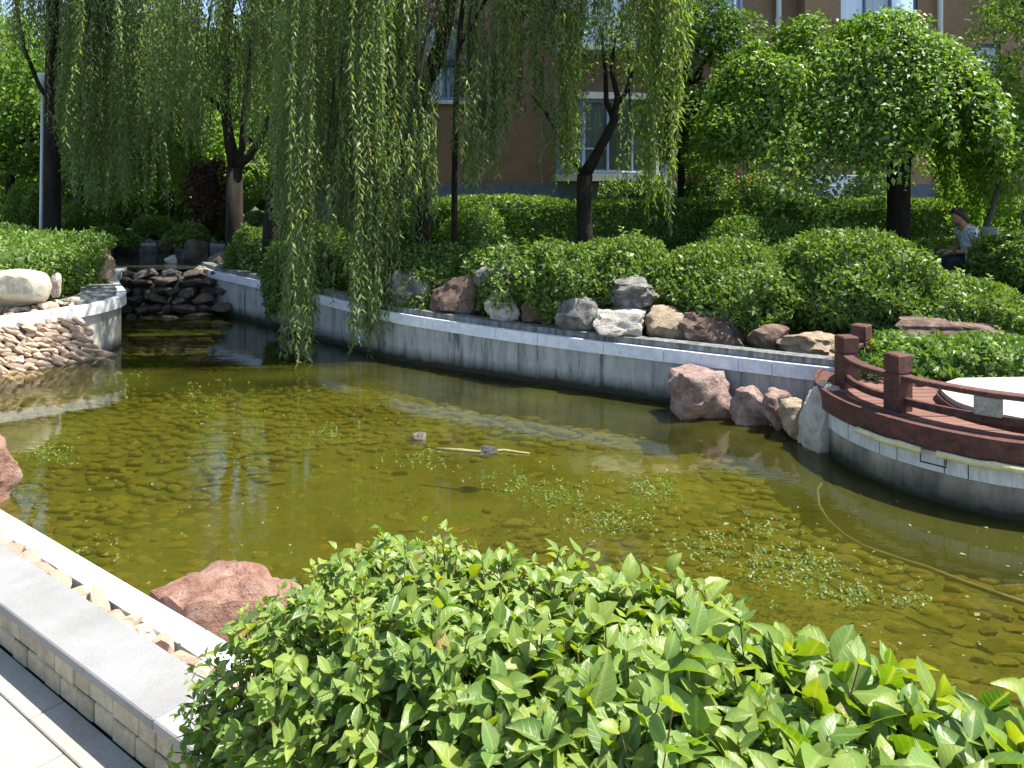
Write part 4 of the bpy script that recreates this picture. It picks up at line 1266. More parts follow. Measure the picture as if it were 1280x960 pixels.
def curtain(rs, u0, u1, d0, d1, vb0, vb1, count, top=(5.2, 7.5), cluster=9, jit=.075):
    """tops and bottoms for bunched strands seen between u0 and u1, ending around vb0..vb1"""
    tops, zb = [], []
    nc = max(1, int(count * 1.35) // cluster)
    for c in range(nc):
        u = rs.uniform(u0, u1); d = rs.uniform(d0, d1); vb = rs.uniform(min(vb0, vb1), max(vb0, vb1)); zt = rs.uniform(*top)
        x = (u - 640) * d / FPX
        for k in range(cluster):
            tops.append((x + rs.normal(0, jit), d + rs.normal(0, jit), zt + rs.uniform(-.4, .4)))
            zb.append(CAM_H - (vb - HOR) * d / FPX + abs(rs.normal(0, .5)))
            if rs.rand() < .35:
                zt2 = rs.uniform(min(zb[-1] + .5, zt - .1), zt); x2, y2, _ = tops[-1]
                tops[-1] = (x2 + rs.normal(0, .12), y2 + rs.normal(0, .12), zt2)
    return tops, zb

def willow(name, label, trunk_fn, curtains, seed, mat=M_WILLOW, step=.034, leaf=.115, wid=.22):
    rs = np.random.RandomState(seed)
    root = empty(name, label, "willow tree")
    mb = MB(); heads = trunk_fn(mb, rs)
    tops, zb = [], []
    for c in curtains:
        a, b = curtain(rs, *c[:7], **(c[7] if len(c) > 7 else {}))
        tops += a; zb += b
    # arching branches carry the strands
    T = np.array(tops)
    idx = rs.permutation(len(T))[:46]
    for i in idx:
        h = heads[int(np.argmin([np.linalg.norm(np.array(h)[:2] - T[i][:2]) for h in heads]))]
        mb.tube(wavy(h, T[i] + (0, 0, .1), 6, .08, rs, .5), [.045 * (1 - .8 * k / 6) for k in range(7)], 5, cap=False)
    mb.build("trunk", M_BARK, root, smooth=True)
    Pt, D, N_, L, W, TN, SV = willow_strands(rs, tops, zb, step, leaf, wid=wid)
    cr = obj("crown", leaf_mesh("crown", Pt, D, N_, L, W, TN, mat, fold=.3, mid=.4), root)
    obj("hanging_shoots", np_mesh("hanging_shoots", SV, np.arange(len(SV)).reshape(-1, 4), M_TWIG), root)
    return root

def trunk_main(mb, rs):
    d = 12.6; q = lambda u, v, dd=0: PD(u, v, d + dd)
    f = q(524, 118)
    mb.tube([(q(527, 300)[0], d, .7), q(527, 290), q(525, 230), q(521, 170), f], [.19, .16, .145, .14, .15], 10)
    mb.tube([f, q(510, 80), q(500, 40), q(497, 0), q(490, -80), q(480, -160)], [.12, .105, .1, .09, .075, .05], 9)
    mb.tube([f, q(540, 85), q(552, 55), q(562, 10), q(580, -90), q(600, -170)], [.13, .14, .12, .1, .075, .05], 9)
    mb.tube([q(510, 80), q(488, 45), q(470, 15), q(455, -30), q(400, -140)], [.07, .065, .055, .05, .03], 7)
    mb.tube([q(520, 160), q(500, 130), q(470, 95), q(435, 80), q(400, 90, -.8), q(378, 120, -1.4)], [.05, .04, .035, .028, .02, .012], 6)
    return [q(490, -80), q(480, -160), q(580, -90), q(600, -170), q(400, -140)]
willow("weeping_willow", "big weeping willow with forked trunk whose strands trail into the pool", trunk_main, [
    (362, 392, 10.3, 10.9, 445, 468, 32, dict(jit=.07, top=(4.8, 6.5))),
    (350, 400, 10.6, 11.6, 250, 330, 22, dict(jit=.07)),
    (447, 488, 10.45, 10.9, 425, 455, 44, dict(jit=.07)),
    (425, 520, 10.8, 12.2, 240, 325, 60),
    (395, 530, 11.0, 12.2, 220, 300, 40),
    (350, 540, 11, 13, 120, 270, 90),
    (365, 530, 10.5, 11.5, 240, 315, 90, dict(top=(3.0, 3.7), jit=.11)),
    (590, 655, 11.0, 12.2, 120, 245, 40),
    (545, 600, 11.5, 13.2, 60, 150, 18),
    (575, 650, 11.0, 12.0, 170, 245, 40, dict(top=(4.0, 4.6))),
    (640, 720, 11.0, 13, -20, 90, 22),
    (682, 716, 10.8, 11.6, 180, 238, 24, dict(jit=.06)),
    (716, 830, 10.8, 12, 20, 100, 34),
    (300, 660, 11.5, 14, -40, 60, 110, dict(top=(6.5, 8.5)))], 61)
# the long lit strand in front of the bay window belongs to the slender tree
def trunk_slender(mb, rs):
    d = 11.9; q = lambda u, v, dd=0: PD(u, v, d + dd)
    mb.tube([(q(568, 300)[0], d, .75), q(568, 290), q(568, 230), q(570, 150), q(573, 60), q(585, -60), q(620, -160)], [.055, .05, .048, .045, .04, .035, .025], 8)
    mb.tube([q(573, 60), q(640, -60), q(720, -150, -.4), q(800, -190, -.7)], [.035, .03, .026, .02], 7)
    return [q(620, -160), q(720, -150, -.4), q(800, -190, -.7)]
willow("young_willow", "slender young willow with thin straight trunk and bright long strands by the bay window", trunk_slender, [
    (806, 842, 10.8, 11.2, 195, 292, 34, dict(jit=.055, cluster=6)),
    (780, 850, 10.8, 11.6, 60, 150, 42),
    (690, 712, 10.9, 11.3, 200, 245, 14, dict(jit=.05)),
    (650, 680, 10.9, 11.5, 90, 200, 24),
    (600, 860, 11.2, 13, -80, 20, 60, dict(top=(6, 7.5)))], 62, M_WILLOW2, .034, .115)

def trunk_fork(mb, rs):
    d = 15.6; q = lambda u, v, dd=0: PD(u, v, d + dd)
    f = q(293, 210)
    mb.tube([(q(293, 300)[0], d, .8), q(293, 280), f], [.2, .17, .16], 10)
    mb.tube([f, q(286, 170), q(281, 130), q(283, 80), q(285, 0), q(280, -100)], [.13, .11, .095, .085, .07, .04], 8)
    mb.tube([q(284, 150), q(270, 128), q(252, 118), q(240, 118)], [.06, .05, .04, .02], 6)
    mb.tube([f, q(303, 185), q(305, 145), q(315, 60), q(330, -60)], [.1, .08, .07, .055, .035], 8)
    mb.tube([f, q(312, 195), q(330, 165), q(352, 110), q(370, 0)], [.11, .09, .075, .06, .035], 8)
    return [q(285, 0), q(280, -100), q(330, -60), q(370, 0)]
willow("weeping_willow", "weeping willow with three-way fork beside the start of the far wall", trunk_fork, [
    (195, 345, 13.5, 17, 60, 210, 170, dict(top=(5.5, 8.5))),
    (225, 300, 14, 16, 120, 200, 50, dict(top=(5, 6))),
    (300, 360, 13.5, 15, 100, 250, 55, dict(top=(5, 7))),
    (230, 345, 14, 18, -20, 80, 60, dict(top=(7, 9.5)))], 63, M_WILLOW, .046, .12, .22)

def trunk_lean(mb, rs):
    d = 14.0; q = lambda u, v, dd=0: PD(u, v, d + dd)
    mb.tube([(q(337, 310)[0], d, .75), q(339, 285), q(343, 240), q(350, 190), q(362, 140), q(374, 95), q(385, 20), q(390, -100)], [.17, .15, .14, .13, .125, .115, .09, .05], 10)
    for k in range(6):
        z0 = q(340, 280 - k * 7)[2]
        p = q(341 + k * 1.1, 280 - k * 7)
        mb.tube([(p[0] + .15 * math.cos(a), d + .15 * math.sin(a), z0 + .02 * math.sin(a)) for a in np.linspace(0, 6.28, 13)], [.006] * 13, 4, cap=False)
    return [q(385, 20), q(390, -100)]
willow("weeping_willow", "weeping willow with dark leaning trunk wrapped in wire behind the trailing strands", trunk_lean, [
    (345, 470, 12.6, 15, 40, 200, 110, dict(top=(5.5, 8))),
    (380, 520, 13, 15, 120, 260, 60, dict(top=(5, 7))),
    (330, 480, 13, 16, -60, 60, 70, dict(top=(7, 9)))], 64, M_WILLOW, .046, .12, .22)

def trunk_left(mb, rs):
    d = 17.5; q = lambda u, v, dd=0: PD(u, v, d + dd)
    mb.tube([(q(65, 300)[0], d, .8), q(65, 285), q(65, 200), q(66, 100), q(67, 0), q(70, -120)], [.22, .185, .175, .16, .14, .08], 10)
    mb.tube([q(66, 140), q(80, 110), q(95, 75), q(105, 20), q(120, -60)], [.07, .06, .05, .04, .025], 7)
    mb.tube([q(66, 130), q(50, 110), q(30, 60), q(15, -30)], [.06, .05, .04, .025], 7)
    return [q(67, 0), q(70, -120), q(120, -60), q(15, -30)]
willow("weeping_willow", "tall weeping willow with thick straight trunk at the far left", trunk_left, [
    (75, 215, 15.5, 19, 150, 285, 190, dict(top=(6, 9))),
    (85, 150, 15.5, 17, 200, 275, 60, dict(top=(6, 8))),
    (-20, 60, 16, 19, 40, 130, 80, dict(top=(6, 8.5))),
    (25, 240, 16, 20, -20, 110, 95, dict(top=(7, 10)))], 65, M_WILLOW, .05, .13, .22)

def trunk_back(mb, rs):
    d = 22.0; q = lambda u, v, dd=0: PD(u, v, d + dd)
    mb.tube([(q(96, 300)[0], d, .8), q(97, 285), q(99, 190), q(92, 100), q(100, 0)], [.2, .17, .16, .13, .09], 9)
    mb.tube([q(99, 190), q(112, 130), q(130, 40)], [.09, .07, .05], 7)
    return [q(100, 0), q(130, 40)]
willow("weeping_willow", "yellow-green sunlit willow standing behind the tall straight trunk", trunk_back, [
    (90, 180, 19, 24, 180, 282, 120, dict(top=(6, 9), jit=.16)),
    (150, 260, 20, 25, 170, 275, 110, dict(top=(6, 9), jit=.16)),
    (20, 250, 20, 25, 0, 150, 110, dict(top=(7, 11), jit=.16))], 66, M_WILLOW2, .06, .16, .24)

# background trees and bushes upstream
far_trees = [
    (12, 24, 2.6, 5.5, "bright green bushy tree at the left edge behind the willows"),
    (130, 30, 3.2, 7.5, "sunlit round tree far behind the tall straight trunk"),
    (215, 27, 2.4, 4.6, "small yellow-green tree seen between two willow trunks"),
    (285, 34, 3.5, 8.5, "tall broad tree far behind the three-way forked willow"),
    (440, 24, 2.0, 4.6, "leafy tree behind the trailing willow strands"),
    (500, 20, 1.7, 5.0, "leafy tree close to the building corner behind the big willow"),
    (50, 38, 4.0, 9.5, "tall tree filling the distance at the far left"),
    (190, 42, 4.5, 10.5, "tallest tree in the distance above the cascade"),
    (390, 40, 4.5, 10.0, "tall tree in the distance left of the building"),
    (-90, 28, 4.0, 9.0, "large tree beyond the left edge of the garden"),
    (300, 52, 6, 12, "wide tree closing the view far up the stream"),
    (80, 55, 6, 12, "wide tree closing the view behind the far left willow")]
for i, (u, d, R, h, lab) in enumerate(far_trees):
    x = (u - 640) * d / FPX
    broad_tree("garden_tree", lab, (x, d, .95), h * .45, (x, d, .95 + h * .55), (R, R * .9, h * .5), 46, R * .36, 9000, .16 + d * .003, M_FAR if i % 3 != 1 else M_TREE, 300 + i, trunk_r=.12 + h * .01, base_tone=.5 + .08 * ((i * 7) % 3 - 1), group="trees in the garden behind")
bushes = [
    (10, 62, 232, 20, M_FAR, "bright green bush left of the thick straight trunk"),
    (70, 120, 262, 19, M_FAR, "small bright bush at the foot of the thick straight trunk"),
    (118, 170, 250, 26, M_FAR, "yellow-green bush in the sun behind the upper pool"),
    (168, 215, 272, 22.5, M_IVY, "low light green bush on the rim of the upper pool"),
    (196, 240, 240, 28, M_FAR, "sunlit bush behind the upper pool near the plum shrub"),
    (212, 262, 282, 18.6, M_SHRUB, "dark shaded bush above the cascade rocks"),
    (262, 292, 262, 21, M_FAR, "yellow-green bush behind the three-way fork"),
    (300, 345, 268, 19, M_SHRUB, "dark bush between forked and leaning trunks"),
    (345, 420, 240, 19, M_SHRUB, "mid green bush behind the leaning trunk"),
    (410, 520, 236, 17.5, M_SHRUB, "leafy bush behind the big willow trunk"),
    (450, 560, 262, 14.6, M_BOX, "light green bush between big willow trunk and tall hedge"),
    (120, 165, 286, 18.5, M_SHRUB, "dark bush at the left rim of the upper pool")]
for i, (u0, u1, v0, d, m_, lab) in enumerate(bushes):
    px_shrub("garden_bush", lab, u0, u1, v0, d, (u1 - u0) * d / FPX * .9, 4000, .07 + d * .0016, m_, 400 + i, base=.6, lump=.2, cat="bush")
for i in range(11):
    u = -60 + i * 58; d = 31 + (i * 7) % 5 * 2.2
    px_shrub("garden_bush", "leafy bush in the row closing the view far behind the willows", u - 48, u + 48, 205 - (i * 11) % 4 * 9, d, 2.5, 3600, .16, M_FAR if i % 3 else M_BOX, 460 + i, base=.6, lump=.2, cat="bush", group="bushes closing the view upstream")
px_shrub("plum_shrub", "dark red plum-leaved shrub left of the three-way forked trunk", 238, 280, 198, 19.5, .8, 3000, .10, M_RED, 430, lump=.3, cat="shrub")
# fence-like lamp post, left
lp = empty("lamp_post", "slim white lamp post left of the thick straight trunk", "lamp post")
b = PD(51, 285, 18.6); t_ = PD(53, 110, 18.6)
MB().tube([(b[0], b[1], .9), tuple(b), (t_[0], t_[1], t_[2])], [.05, .035, .03], 10).build("pole", M_PIPE, lp, smooth=True)
MB().tube([(b[0], b[1], .9), (b[0], b[1], 1.05)], [.09, .07], 10).build("base", M_PIPE, lp)
MB().tube([(t_[0], t_[1], t_[2] + k) for k in (0, .1, .3, .36)], [.06, .16, .14, .03], 12).build("lamp_head", M_PIPE, lp, smooth=True)
# ------------------------------------------------------------------ building
bt = math.radians(10)
BE = np.array([math.cos(bt), math.sin(bt)]); BN = np.array([math.sin(bt), -math.cos(bt)])
B0 = np.array([.18, 17.6])
def B(s, w, z): q = B0 + BE * s + BN * w; return (q[0], q[1], z)
def bbox(mb, s0, s1, w0, w1, z0, z1):
    return mb.hexa([B(s0, w0, z0), B(s1, w0, z0), B(s1, w1, z0), B(s0, w1, z0), B(s0, w0, z1), B(s1, w0, z1), B(s1, w1, z1), B(s0, w1, z1)])
def sbox(name, s0, s1, w0, w1, z0, z1, mat, parent, bevel=0.0):
    return bbox(MB(), s0, s1, w0, w1, z0, z1).build(name, mat, parent, bevel=bevel)
house = empty("apartment_building", "brown apartment building with white-trimmed bay windows and blue frames behind the hedge", "building", loc=(0, 0, 0))
S0, S1, HT = -4.6, 17.0, 17.0
openings = []
for fl in range(5):
    z = 2.72 + 2.95 * fl
    openings.append((.95, 3.45, z, z + 1.68, 'bay'))
    if fl >= 1: openings.append((3.9, 5.35, z, z + 1.62, 'bay'))
    if fl >= 1: openings.append((-2.35, -.95, z - 1.3 if fl == 1 else z, z + .5 if fl == 1 else z + 1.6, 'win'))
    if fl >= 1: openings.append((8.05, 10.2, 6.45 + 2.95 * (fl - 1), 8.0 + 2.95 * (fl - 1), 'win'))
    openings.append((11.9, 12.6, (4.9 if fl == 0 else 5.1 + 2.95 * fl), (6.1 if fl == 0 else 6.3 + 2.95 * fl), 'win'))
# wall built as panels round the openings
ss = sorted(set([S0, S1] + [o[0] for o in openings] + [o[1] for o in openings]))
zs_ = sorted(set([2.5, HT] + [o[2] for o in openings] + [o[3] for o in openings]))
mb = MB(); VID = {}
def vid(s, z):
    k = (round(s, 4), round(z, 4))
    if k not in VID: VID[k] = len(mb.V); mb.V.append(B(s, 0, z))
    return VID[k]
for i in range(len(ss) - 1):
    for j in range(len(zs_) - 1):
        cs, cz = (ss[i] + ss[i + 1]) / 2, (zs_[j] + zs_[j + 1]) / 2
        if any(o[0] < cs < o[1] and o[2] < cz < o[3] for o in openings): continue
        mb.F.append((vid(ss[i], zs_[j]), vid(ss[i + 1], zs_[j]), vid(ss[i + 1], zs_[j + 1]), vid(ss[i], zs_[j + 1])))
mb.build("wall", M_FACADE, house)
sbox("side_wall", S0, S0 + .25, -9, -.01, .8, HT, M_FACADE, house)
sbox("back_wall", S0, S1, -9.3, -9.02, .8, HT, M_FACADE, house)
sbox("side_wall", S1 - .25, S1, -9, -.01, .8, HT, M_FACADE, house)
sbox("roof", S0 - .3, S1 + .3, -9.6, .3, HT + .01, HT + .3, M_WHITE, house)
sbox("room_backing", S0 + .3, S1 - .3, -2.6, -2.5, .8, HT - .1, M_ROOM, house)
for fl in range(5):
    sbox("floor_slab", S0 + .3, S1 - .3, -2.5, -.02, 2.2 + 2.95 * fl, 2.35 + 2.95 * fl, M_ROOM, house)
# plinth of stone courses
for j, (z0, z1) in enumerate(((.8, 1.35), (1.355, 1.75), (1.755, 2.13), (2.135, 2.5))):
    s = S0
    while s < S1 - .05:
        e = min(S1, s + 1.1)
        sbox("plinth_stone", s + .004, e - .004, -.05, .06 - .012 * (j % 2), z0, z1, M_PLINTH, house)
        s = e
    
def curtain_mesh(s0, s1, w, z0, z1, parent):
    n = 40; V = []; F = []
    for i in range(n + 1):
        s = s0 + (s1 - s0) * i / n
        ww = w + .035 * math.sin(i * 1.9) + .02 * math.sin(i * .7)
        V += [B(s, ww, z0), B(s, ww, z1)]
    for i in range(n): F.append((2 * i, 2 * i + 2, 2 * i + 3, 2 * i + 1))
    MB().add(V, F).build("curtain", M_CURTAIN, parent)

def bar(mb, a, b, r): # box bar between 2 facade points
    a = Vector(a); b = Vector(b)
    return mb.tube([a, b], [r, r], 4)

def window(o, k):
    s0, s1, z0, z1, kind = o
    w = bpy.data.objects.new("bay_window" if kind == 'bay' else "window", None); link(w, house); w.empty_display_size = .1
    if kind == 'bay':
        out = .55
        # plan: wall - chamfer - front - chamfer - wall
        plan = [(s0 - .05, .0), (s0 + .38, out), (s1 - .38, out), (s1 + .05, .0)]
        def slab(z_0, z_1, g, name, mat):
            pl = [(s0 - .05 - g, -.05), (s0 + .38 - g * .4, out + g), (s1 - .38 + g * .4, out + g), (s1 + .05 + g, -.05)]
            V = [B(a, b, z_0) for a, b in pl] + [B(a, b, z_1) for a, b in pl]
            MB().add(V, [(3, 2, 1, 0), (4, 5, 6, 7), (0, 1, 5, 4), (1, 2, 6, 5), (2, 3, 7, 6), (3, 0, 4, 7)]).build(name, mat, w)
        slab(z0 - .17, z0, .10, "sill", M_WHITE); slab(z1, z1 + .15, .10, "head_slab", M_WHITE)
        fr = MB()
        fsegs = [(plan[0], plan[1]), (plan[1], plan[2]), (plan[2], plan[3])]
        for (a, b) in fsegs:
            for z in (z0 + .04, z1 - .04): bar(fr, B(a[0], a[1] - .0, z), B(b[0], b[1], z), .045)
        for (a, b) in plan: bar(fr, B(a, b, z0 + .002), B(a, b, z1 - .002), .065)
        n = max(2, int((s1 - s0) / .8)); fs0, fs1 = plan[1][0], plan[2][0]
        for i in range(1, n):
            s = fs0 + (fs1 - fs0) * i / n
            bar(fr, B(s, out, z0 + .05), B(s, out, z1 - .05), .04)
        fs = fs0 + (fs1 - fs0) / n
        bar(fr, B(fs0, out, z0 + .55), B(fs, out, z0 + .55), .03)
        fr.build("frame", M_BAY, w)
        for (a, b) in fsegs:
            m_ = max(1, n if a is plan[1] else 1)
            for i in range(m_):
                q0 = (a[0] + (b[0] - a[0]) * i / m_, a[1] + (b[1] - a[1]) * i / m_); q1 = (a[0] + (b[0] - a[0]) * (i + 1) / m_, a[1] + (b[1] - a[1]) * (i + 1) / m_)
                MB().add([B(q0[0], q0[1], z0 + .03), B(q1[0], q1[1], z0 + .03), B(q1[0], q1[1], z1 - .03), B(q0[0], q0[1], z1 - .03)], [(0, 1, 2, 3)]).build("pane", M_GLASS, w)
        curtain_mesh(s0 + .45, s1 - .42, out - .11, z0 + .01, z1 - .01, w)
    else:
        sbox("sill", s0 - .08, s1 + .08, -.06, .08, z0 - .09, z0 - .002, M_WHITE, w)
        fr = MB()
        for z in (z0 + .035, z1 - .035): bar(fr, B(s0, -.08, z), B(s1, -.08, z), .05)
        n = max(1, round((s1 - s0) / .75))
        for i in range(n + 1):
            s = s0 + (s1 - s0) * i / n
            bar(fr, B(s, -.08, z0), B(s, -.08, z1), .05)
        fr.build("frame", M_BLUE, w)
        for i in range(n):
            a = s0 + (s1 - s0) * i / n; b = s0 + (s1 - s0) * (i + 1) / n
            MB().add([B(a, -.08, z0), B(b, -.08, z0), B(b, -.08, z1), B(a, -.08, z1)], [(0, 1, 2, 3)]).build("pane", M_GLASS, w)
        curtain_mesh(s0 + .05, s0 + (s1 - s0) * .72, -.2, z0 + .01, z1 - .01, w)
for k, o in enumerate(openings): window(o, k)
for s in (6.35, 10.75):
    pts = [B(s, .12, 1.2), B(s, .12, HT - .2)]
    MB().tube(pts, [.065, .065], 10).build("downpipe", M_PIPE, house, smooth=True)
# corner pier that catches the light
sbox("pier", 6.9, 7.85, -.02, .35, 2.51, HT - .05, M_FACADE, house)
# iron hoops of a window guard
guard = MB()
for i in range(4):
    c = 7.3 + i * .45
    guard.tube([B(c + .3 * math.cos(a), .62, 6.0 + .42 * math.sin(a)) for a in np.linspace(0, math.pi, 11)], [.014] * 11, 5)
guard.build("window_guard", M_METAL, house)
# stone steps at the entrance
steps = empty("stone_steps", "pale blue-grey stone steps rising to the building behind the tall hedge", "steps")
for i in range(7):
    z0 = .95 + .25 * i
    sbox("step", 6.75, 8.2, .75 + (6 - i) * .30, 1.06 + (6 - i) * .30, z0 - (.25 if i else .1), z0 + .245, M_STEP, steps, bevel=.01)

# ------------------------------------------------------------------ seated person and chair
def skin_obj(name, verts, edges, radii, mat, parent, root=0, sub=2):
    me = bpy.data.meshes.new(name)
    me.from_pydata([tuple(v) for v in verts], edges, [])
    me.materials.append(mat)
    o = obj(name, me, parent)
    sk = o.modifiers.new("Skin", 'SKIN')
    if not me.skin_vertices: pass
    dat = me.skin_vertices[0].data
    for i, r in enumerate(radii):
        dat[i].radius = (r, r) if not isinstance(r, tuple) else r
        dat[i].use_root = (i == root)
    sk.use_smooth_shade = True
    ss_ = o.modifiers.new("Subdivision", 'SUBSURF'); ss_.levels = sub; ss_.render_levels = sub
    return o

def seated():
    d = 10.9
    gz = float(ground_z(np.array([6.5]), np.array([d]))[0])
    hx = PD(1216, 320, d)[0]
    O = np.array([hx, d, gz])            # under the hips; the person faces -x
    per = empty("person", "person in a white printed shirt sitting in a pale chair with head bowed", "person")
    f = lambda x, y, z: tuple(O + .9 * np.array([x, y, z]))
    V = [f(0, 0, .50), f(-.02, 0, .68), f(-.06, 0, .86), f(-.12, 0, .98), f(-.17, 0, 1.05), f(-.20, 0, 1.10),   # hips, belly, chest, shoulder line, neck, head base
         f(-.21, 0, 1.17), f(-.20, 0, 1.25),                                                               # skull
         f(-.08, -.09, .47), f(-.44, -.12, .47), f(-.42, -.12, .10), f(-.52, -.12, .045),                       # near leg
         f(-.08, .09, .47), f(-.44, .12, .47), f(-.42, .12, .10), f(-.52, .12, .045),
         f(-.11, -.17, .95), f(-.06, -.22, .70), f(-.28, -.17, .62), f(-.36, -.12, .63),                        # near arm
         f(-.11, .17, .95), f(-.06, .22, .70), f(-.28, .15, .62), f(-.36, .08, .63)]
    E = [(0, 1), (1, 2), (2, 3), (3, 4), (4, 5), (5, 6), (6, 7), (0, 8), (8, 9), (9, 10), (10, 11), (0, 12), (12, 13), (13, 14), (14, 15), (3, 16), (16, 17), (17, 18), (18, 19), (3, 20), (20, 21), (21, 22), (22, 23)]
    Rr = [.14, .13, .13, .09, .05, .065, .095, .07, .085, .065, .045, .04, .085, .065, .045, .04, .06, .045, .036, .03, .06, .045, .036, .03]
    skin_obj("body", V, E, Rr, M_SKIN, per)
    # shirt: torso with short sleeves
    VS = [f(.0, 0, .52), f(-.02, 0, .68), f(-.06, 0, .86), f(-.12, 0, .985), f(-.155, 0, 1.03), f(-.11, -.17, .95), f(-.08, -.205, .80), f(-.11, .17, .95), f(-.08, .205, .80)]
    skin_obj("shirt", VS, [(0, 1), (1, 2), (2, 3), (3, 4), (3, 5), (5, 6), (3, 7), (7, 8)], [.16, .15, .15, .105, .06, .078, .07, .078, .07], M_SHIRT, per)
    VT = [f(0, 0, .50), f(-.08, -.09, .47), f(-.44, -.12, .47), f(-.42, -.12, .14), f(-.08, .09, .47), f(-.44, .12, .47), f(-.42, .12, .14)]
    skin_obj("trousers", VT, [(0, 1), (1, 2), (2, 3), (0, 4), (4, 5), (5, 6)], [.15, .10, .08, .062, .10, .08, .062], M_TROUSER, per)
    # head with face, hair
    c = np.array(f(-.215, 0, 1.17))
    V_, F_ = ICO[4]
    R = np.array(Matrix.Rotation(-.62, 3, 'Y'))
    h = V_ * np.array([.098, .080, .120])
    jaw = V_[:, 2] < 0
    h[:, 0] = np.where(jaw, h[:, 0] * (1 + .15 * V_[:, 2]) - .012 * (-V_[:, 2]), h[:, 0])
    h[:, 1] = np.where(jaw, h[:, 1] * (1 + .28 * V_[:, 2]), h[:, 1])
    front = V_[:, 0] < -.5
    nose = np.exp(-((V_[:, 1] / .16) ** 2 + ((V_[:, 2] + .12) / .22) ** 2)) * front
    eyes = (np.exp(-(((np.abs(V_[:, 1]) - .36) / .16) ** 2 + ((V_[:, 2] - .06) / .12) ** 2))) * front
    mouth = np.exp(-((V_[:, 1] / .28) ** 2 + ((V_[:, 2] + .5) / .07) ** 2)) * front
    h[:, 0] -= .022 * nose - .012 * eyes - .006 * mouth
    obj("head", np_mesh("head", h @ R.T + c, F_, M_SKIN, smooth=True), per)
    sel = (V_[:, 2] > .42 - 2.0 * (V_[:, 0] + .42)) & (V_[:, 2] > -.75)
    hv = V_ * np.array([.116, .096, .140]) * (1 + .03 * nz(V_, 9, 3))[:, None]
    Fh = np.array([t for t in F_ if sel[t].all()])
    ho = obj("hair", np_mesh("hair", hv @ R.T + c, Fh, M_HAIR, smooth=True), per)
    m_ = ho.modifiers.new("Solidify", 'SOLIDIFY'); m_.thickness = .012
    for sgn in (-1, 1):
        e = V_ * np.array([.018, .01, .03]) + np.array([.005, sgn * .08, -.005])
        obj("ear", np_mesh("ear", e @ R.T + c, F_, M_SKIN, smooth=True), per)
        # hand: palm and five fingers
        hb = np.array(f(-.36, sgn * .10, .63))
        HV = [tuple(hb), tuple(hb + (-.05, 0, -.01))]; HE = [(0, 1)]; HR = [.026, .03]
        for k in range(4):
            i0 = len(HV); yk = (k - 1.5) * .018; ln = (.06, .072, .068, .052)[k]
            HV += [tuple(hb + (-.09, yk, -.012)), tuple(hb + (-.09 - ln * .5, yk, -.025)), tuple(hb + (-.09 - ln * .8, yk, -.05))]
            HE += [(1, i0), (i0, i0 + 1), (i0 + 1, i0 + 2)]; HR += [.0095, .0085, .007]
        i0 = len(HV)
        HV += [tuple(hb + (-.035, -sgn * .035, -.005)), tuple(hb + (-.075, -sgn * .05, -.012))]; HE += [(0, i0), (i0, i0 + 1)]; HR += [.011, .009]
        skin_obj("hand", HV, HE, HR, M_SKIN, per)
    ch = empty("chair", "pale plastic chair with slim back under the seated person", "chair")
    mb = MB(); mb.hexa([f(-.26, -.23, .395), f(.2, -.23, .395), f(.2, .23, .395), f(-.26, .23, .395), f(-.26, -.23, .425), f(.2, -.23, .415), f(.2, .23, .415), f(-.26, .23, .425)]); mb.build("seat", M_PLASTIC, ch, bevel=.008)
    mb = MB(); mb.hexa([f(.20, -.22, .43), f(.235, -.22, .43), f(.235, .22, .43), f(.20, .22, .43), f(.27, -.2, 1.0), f(.295, -.2, 1.0), f(.295, .2, 1.0), f(.27, .2, 1.0)]); mb.build("backrest", M_PLASTIC, ch, bevel=.01)
    for x, y in ((-.23, -.2), (-.23, .2), (.18, -.2), (.18, .2)):
        MB().tube([f(x * 1.12, y * 1.1, -.02), f(x, y, .40)], [.018, .024], 8).build("leg", M_PLASTIC, ch, smooth=True)
    for y in (-.25, .25):
        MB().tube([f(-.24, y, .40), f(-.25, y, .62), f(.0, y, .645), f(.25, y * .85, .64)], [.018, .02, .022, .018], 8).build("armrest", M_PLASTIC, ch, smooth=True)
seated()

# ------------------------------------------------------------------ foreground hedge
def blade(seg=5):
    """unit leaf: base at 0, along +x, folded along the midrib and curving down"""
    V = []; F = []
    prof = [0.04, .74, 1.0, .88, .50, .0]
    for i in range(seg + 1):
        t = i / seg
        w = prof[i] * .5
        zc = .10 * math.sin(t * math.pi * .55) - .22 * t * t
        V += [(t, -w, zc + .30 * w), (t, 0, zc), (t, w, zc + .30 * w)]
    for i in range(seg):
        a = i * 3; b = a + 3
        F += [(a, a + 1, b + 1, b), (a + 1, a + 2, b + 2, b + 1)]
    return np.array(V), np.array(F)
BV, BF = blade()
def blades(Pt, D, Nn, L, W, tone, bend):
    D = unit(D); S = unit(np.cross(Nn, D)); N_ = np.cross(D, S)
    n = len(Pt); m = len(BV)
    x = BV[None, :, 0] * L[:, None]; y = BV[None, :, 1] * W[:, None]; z = BV[None, :, 2] * L[:, None] * bend[:, None]
    V = Pt[:, None, :] + D[:, None, :] * x[..., None] + S[:, None, :] * y[..., None] + N_[:, None, :] * z[..., None]
    F = (BF[None] + (np.arange(n) * m)[:, None, None]).reshape(-1, 4)
    V = V.reshape(-1, 3)
    V = V + np.random.RandomState(n).normal(0, 1, V.shape) * np.repeat(L * .012, m)[:, None]
    return V, F, np.repeat(tone, m)
def leaf_coords(me, n):
    for nm, val in (("across", np.abs(BV[:, 1]) / .5), ("along", BV[:, 0])):
        a = me.attributes.new(nm, 'FLOAT', 'POINT'); a.data.foreach_set("value", np.tile(val, n).astype(np.float32))
    return me

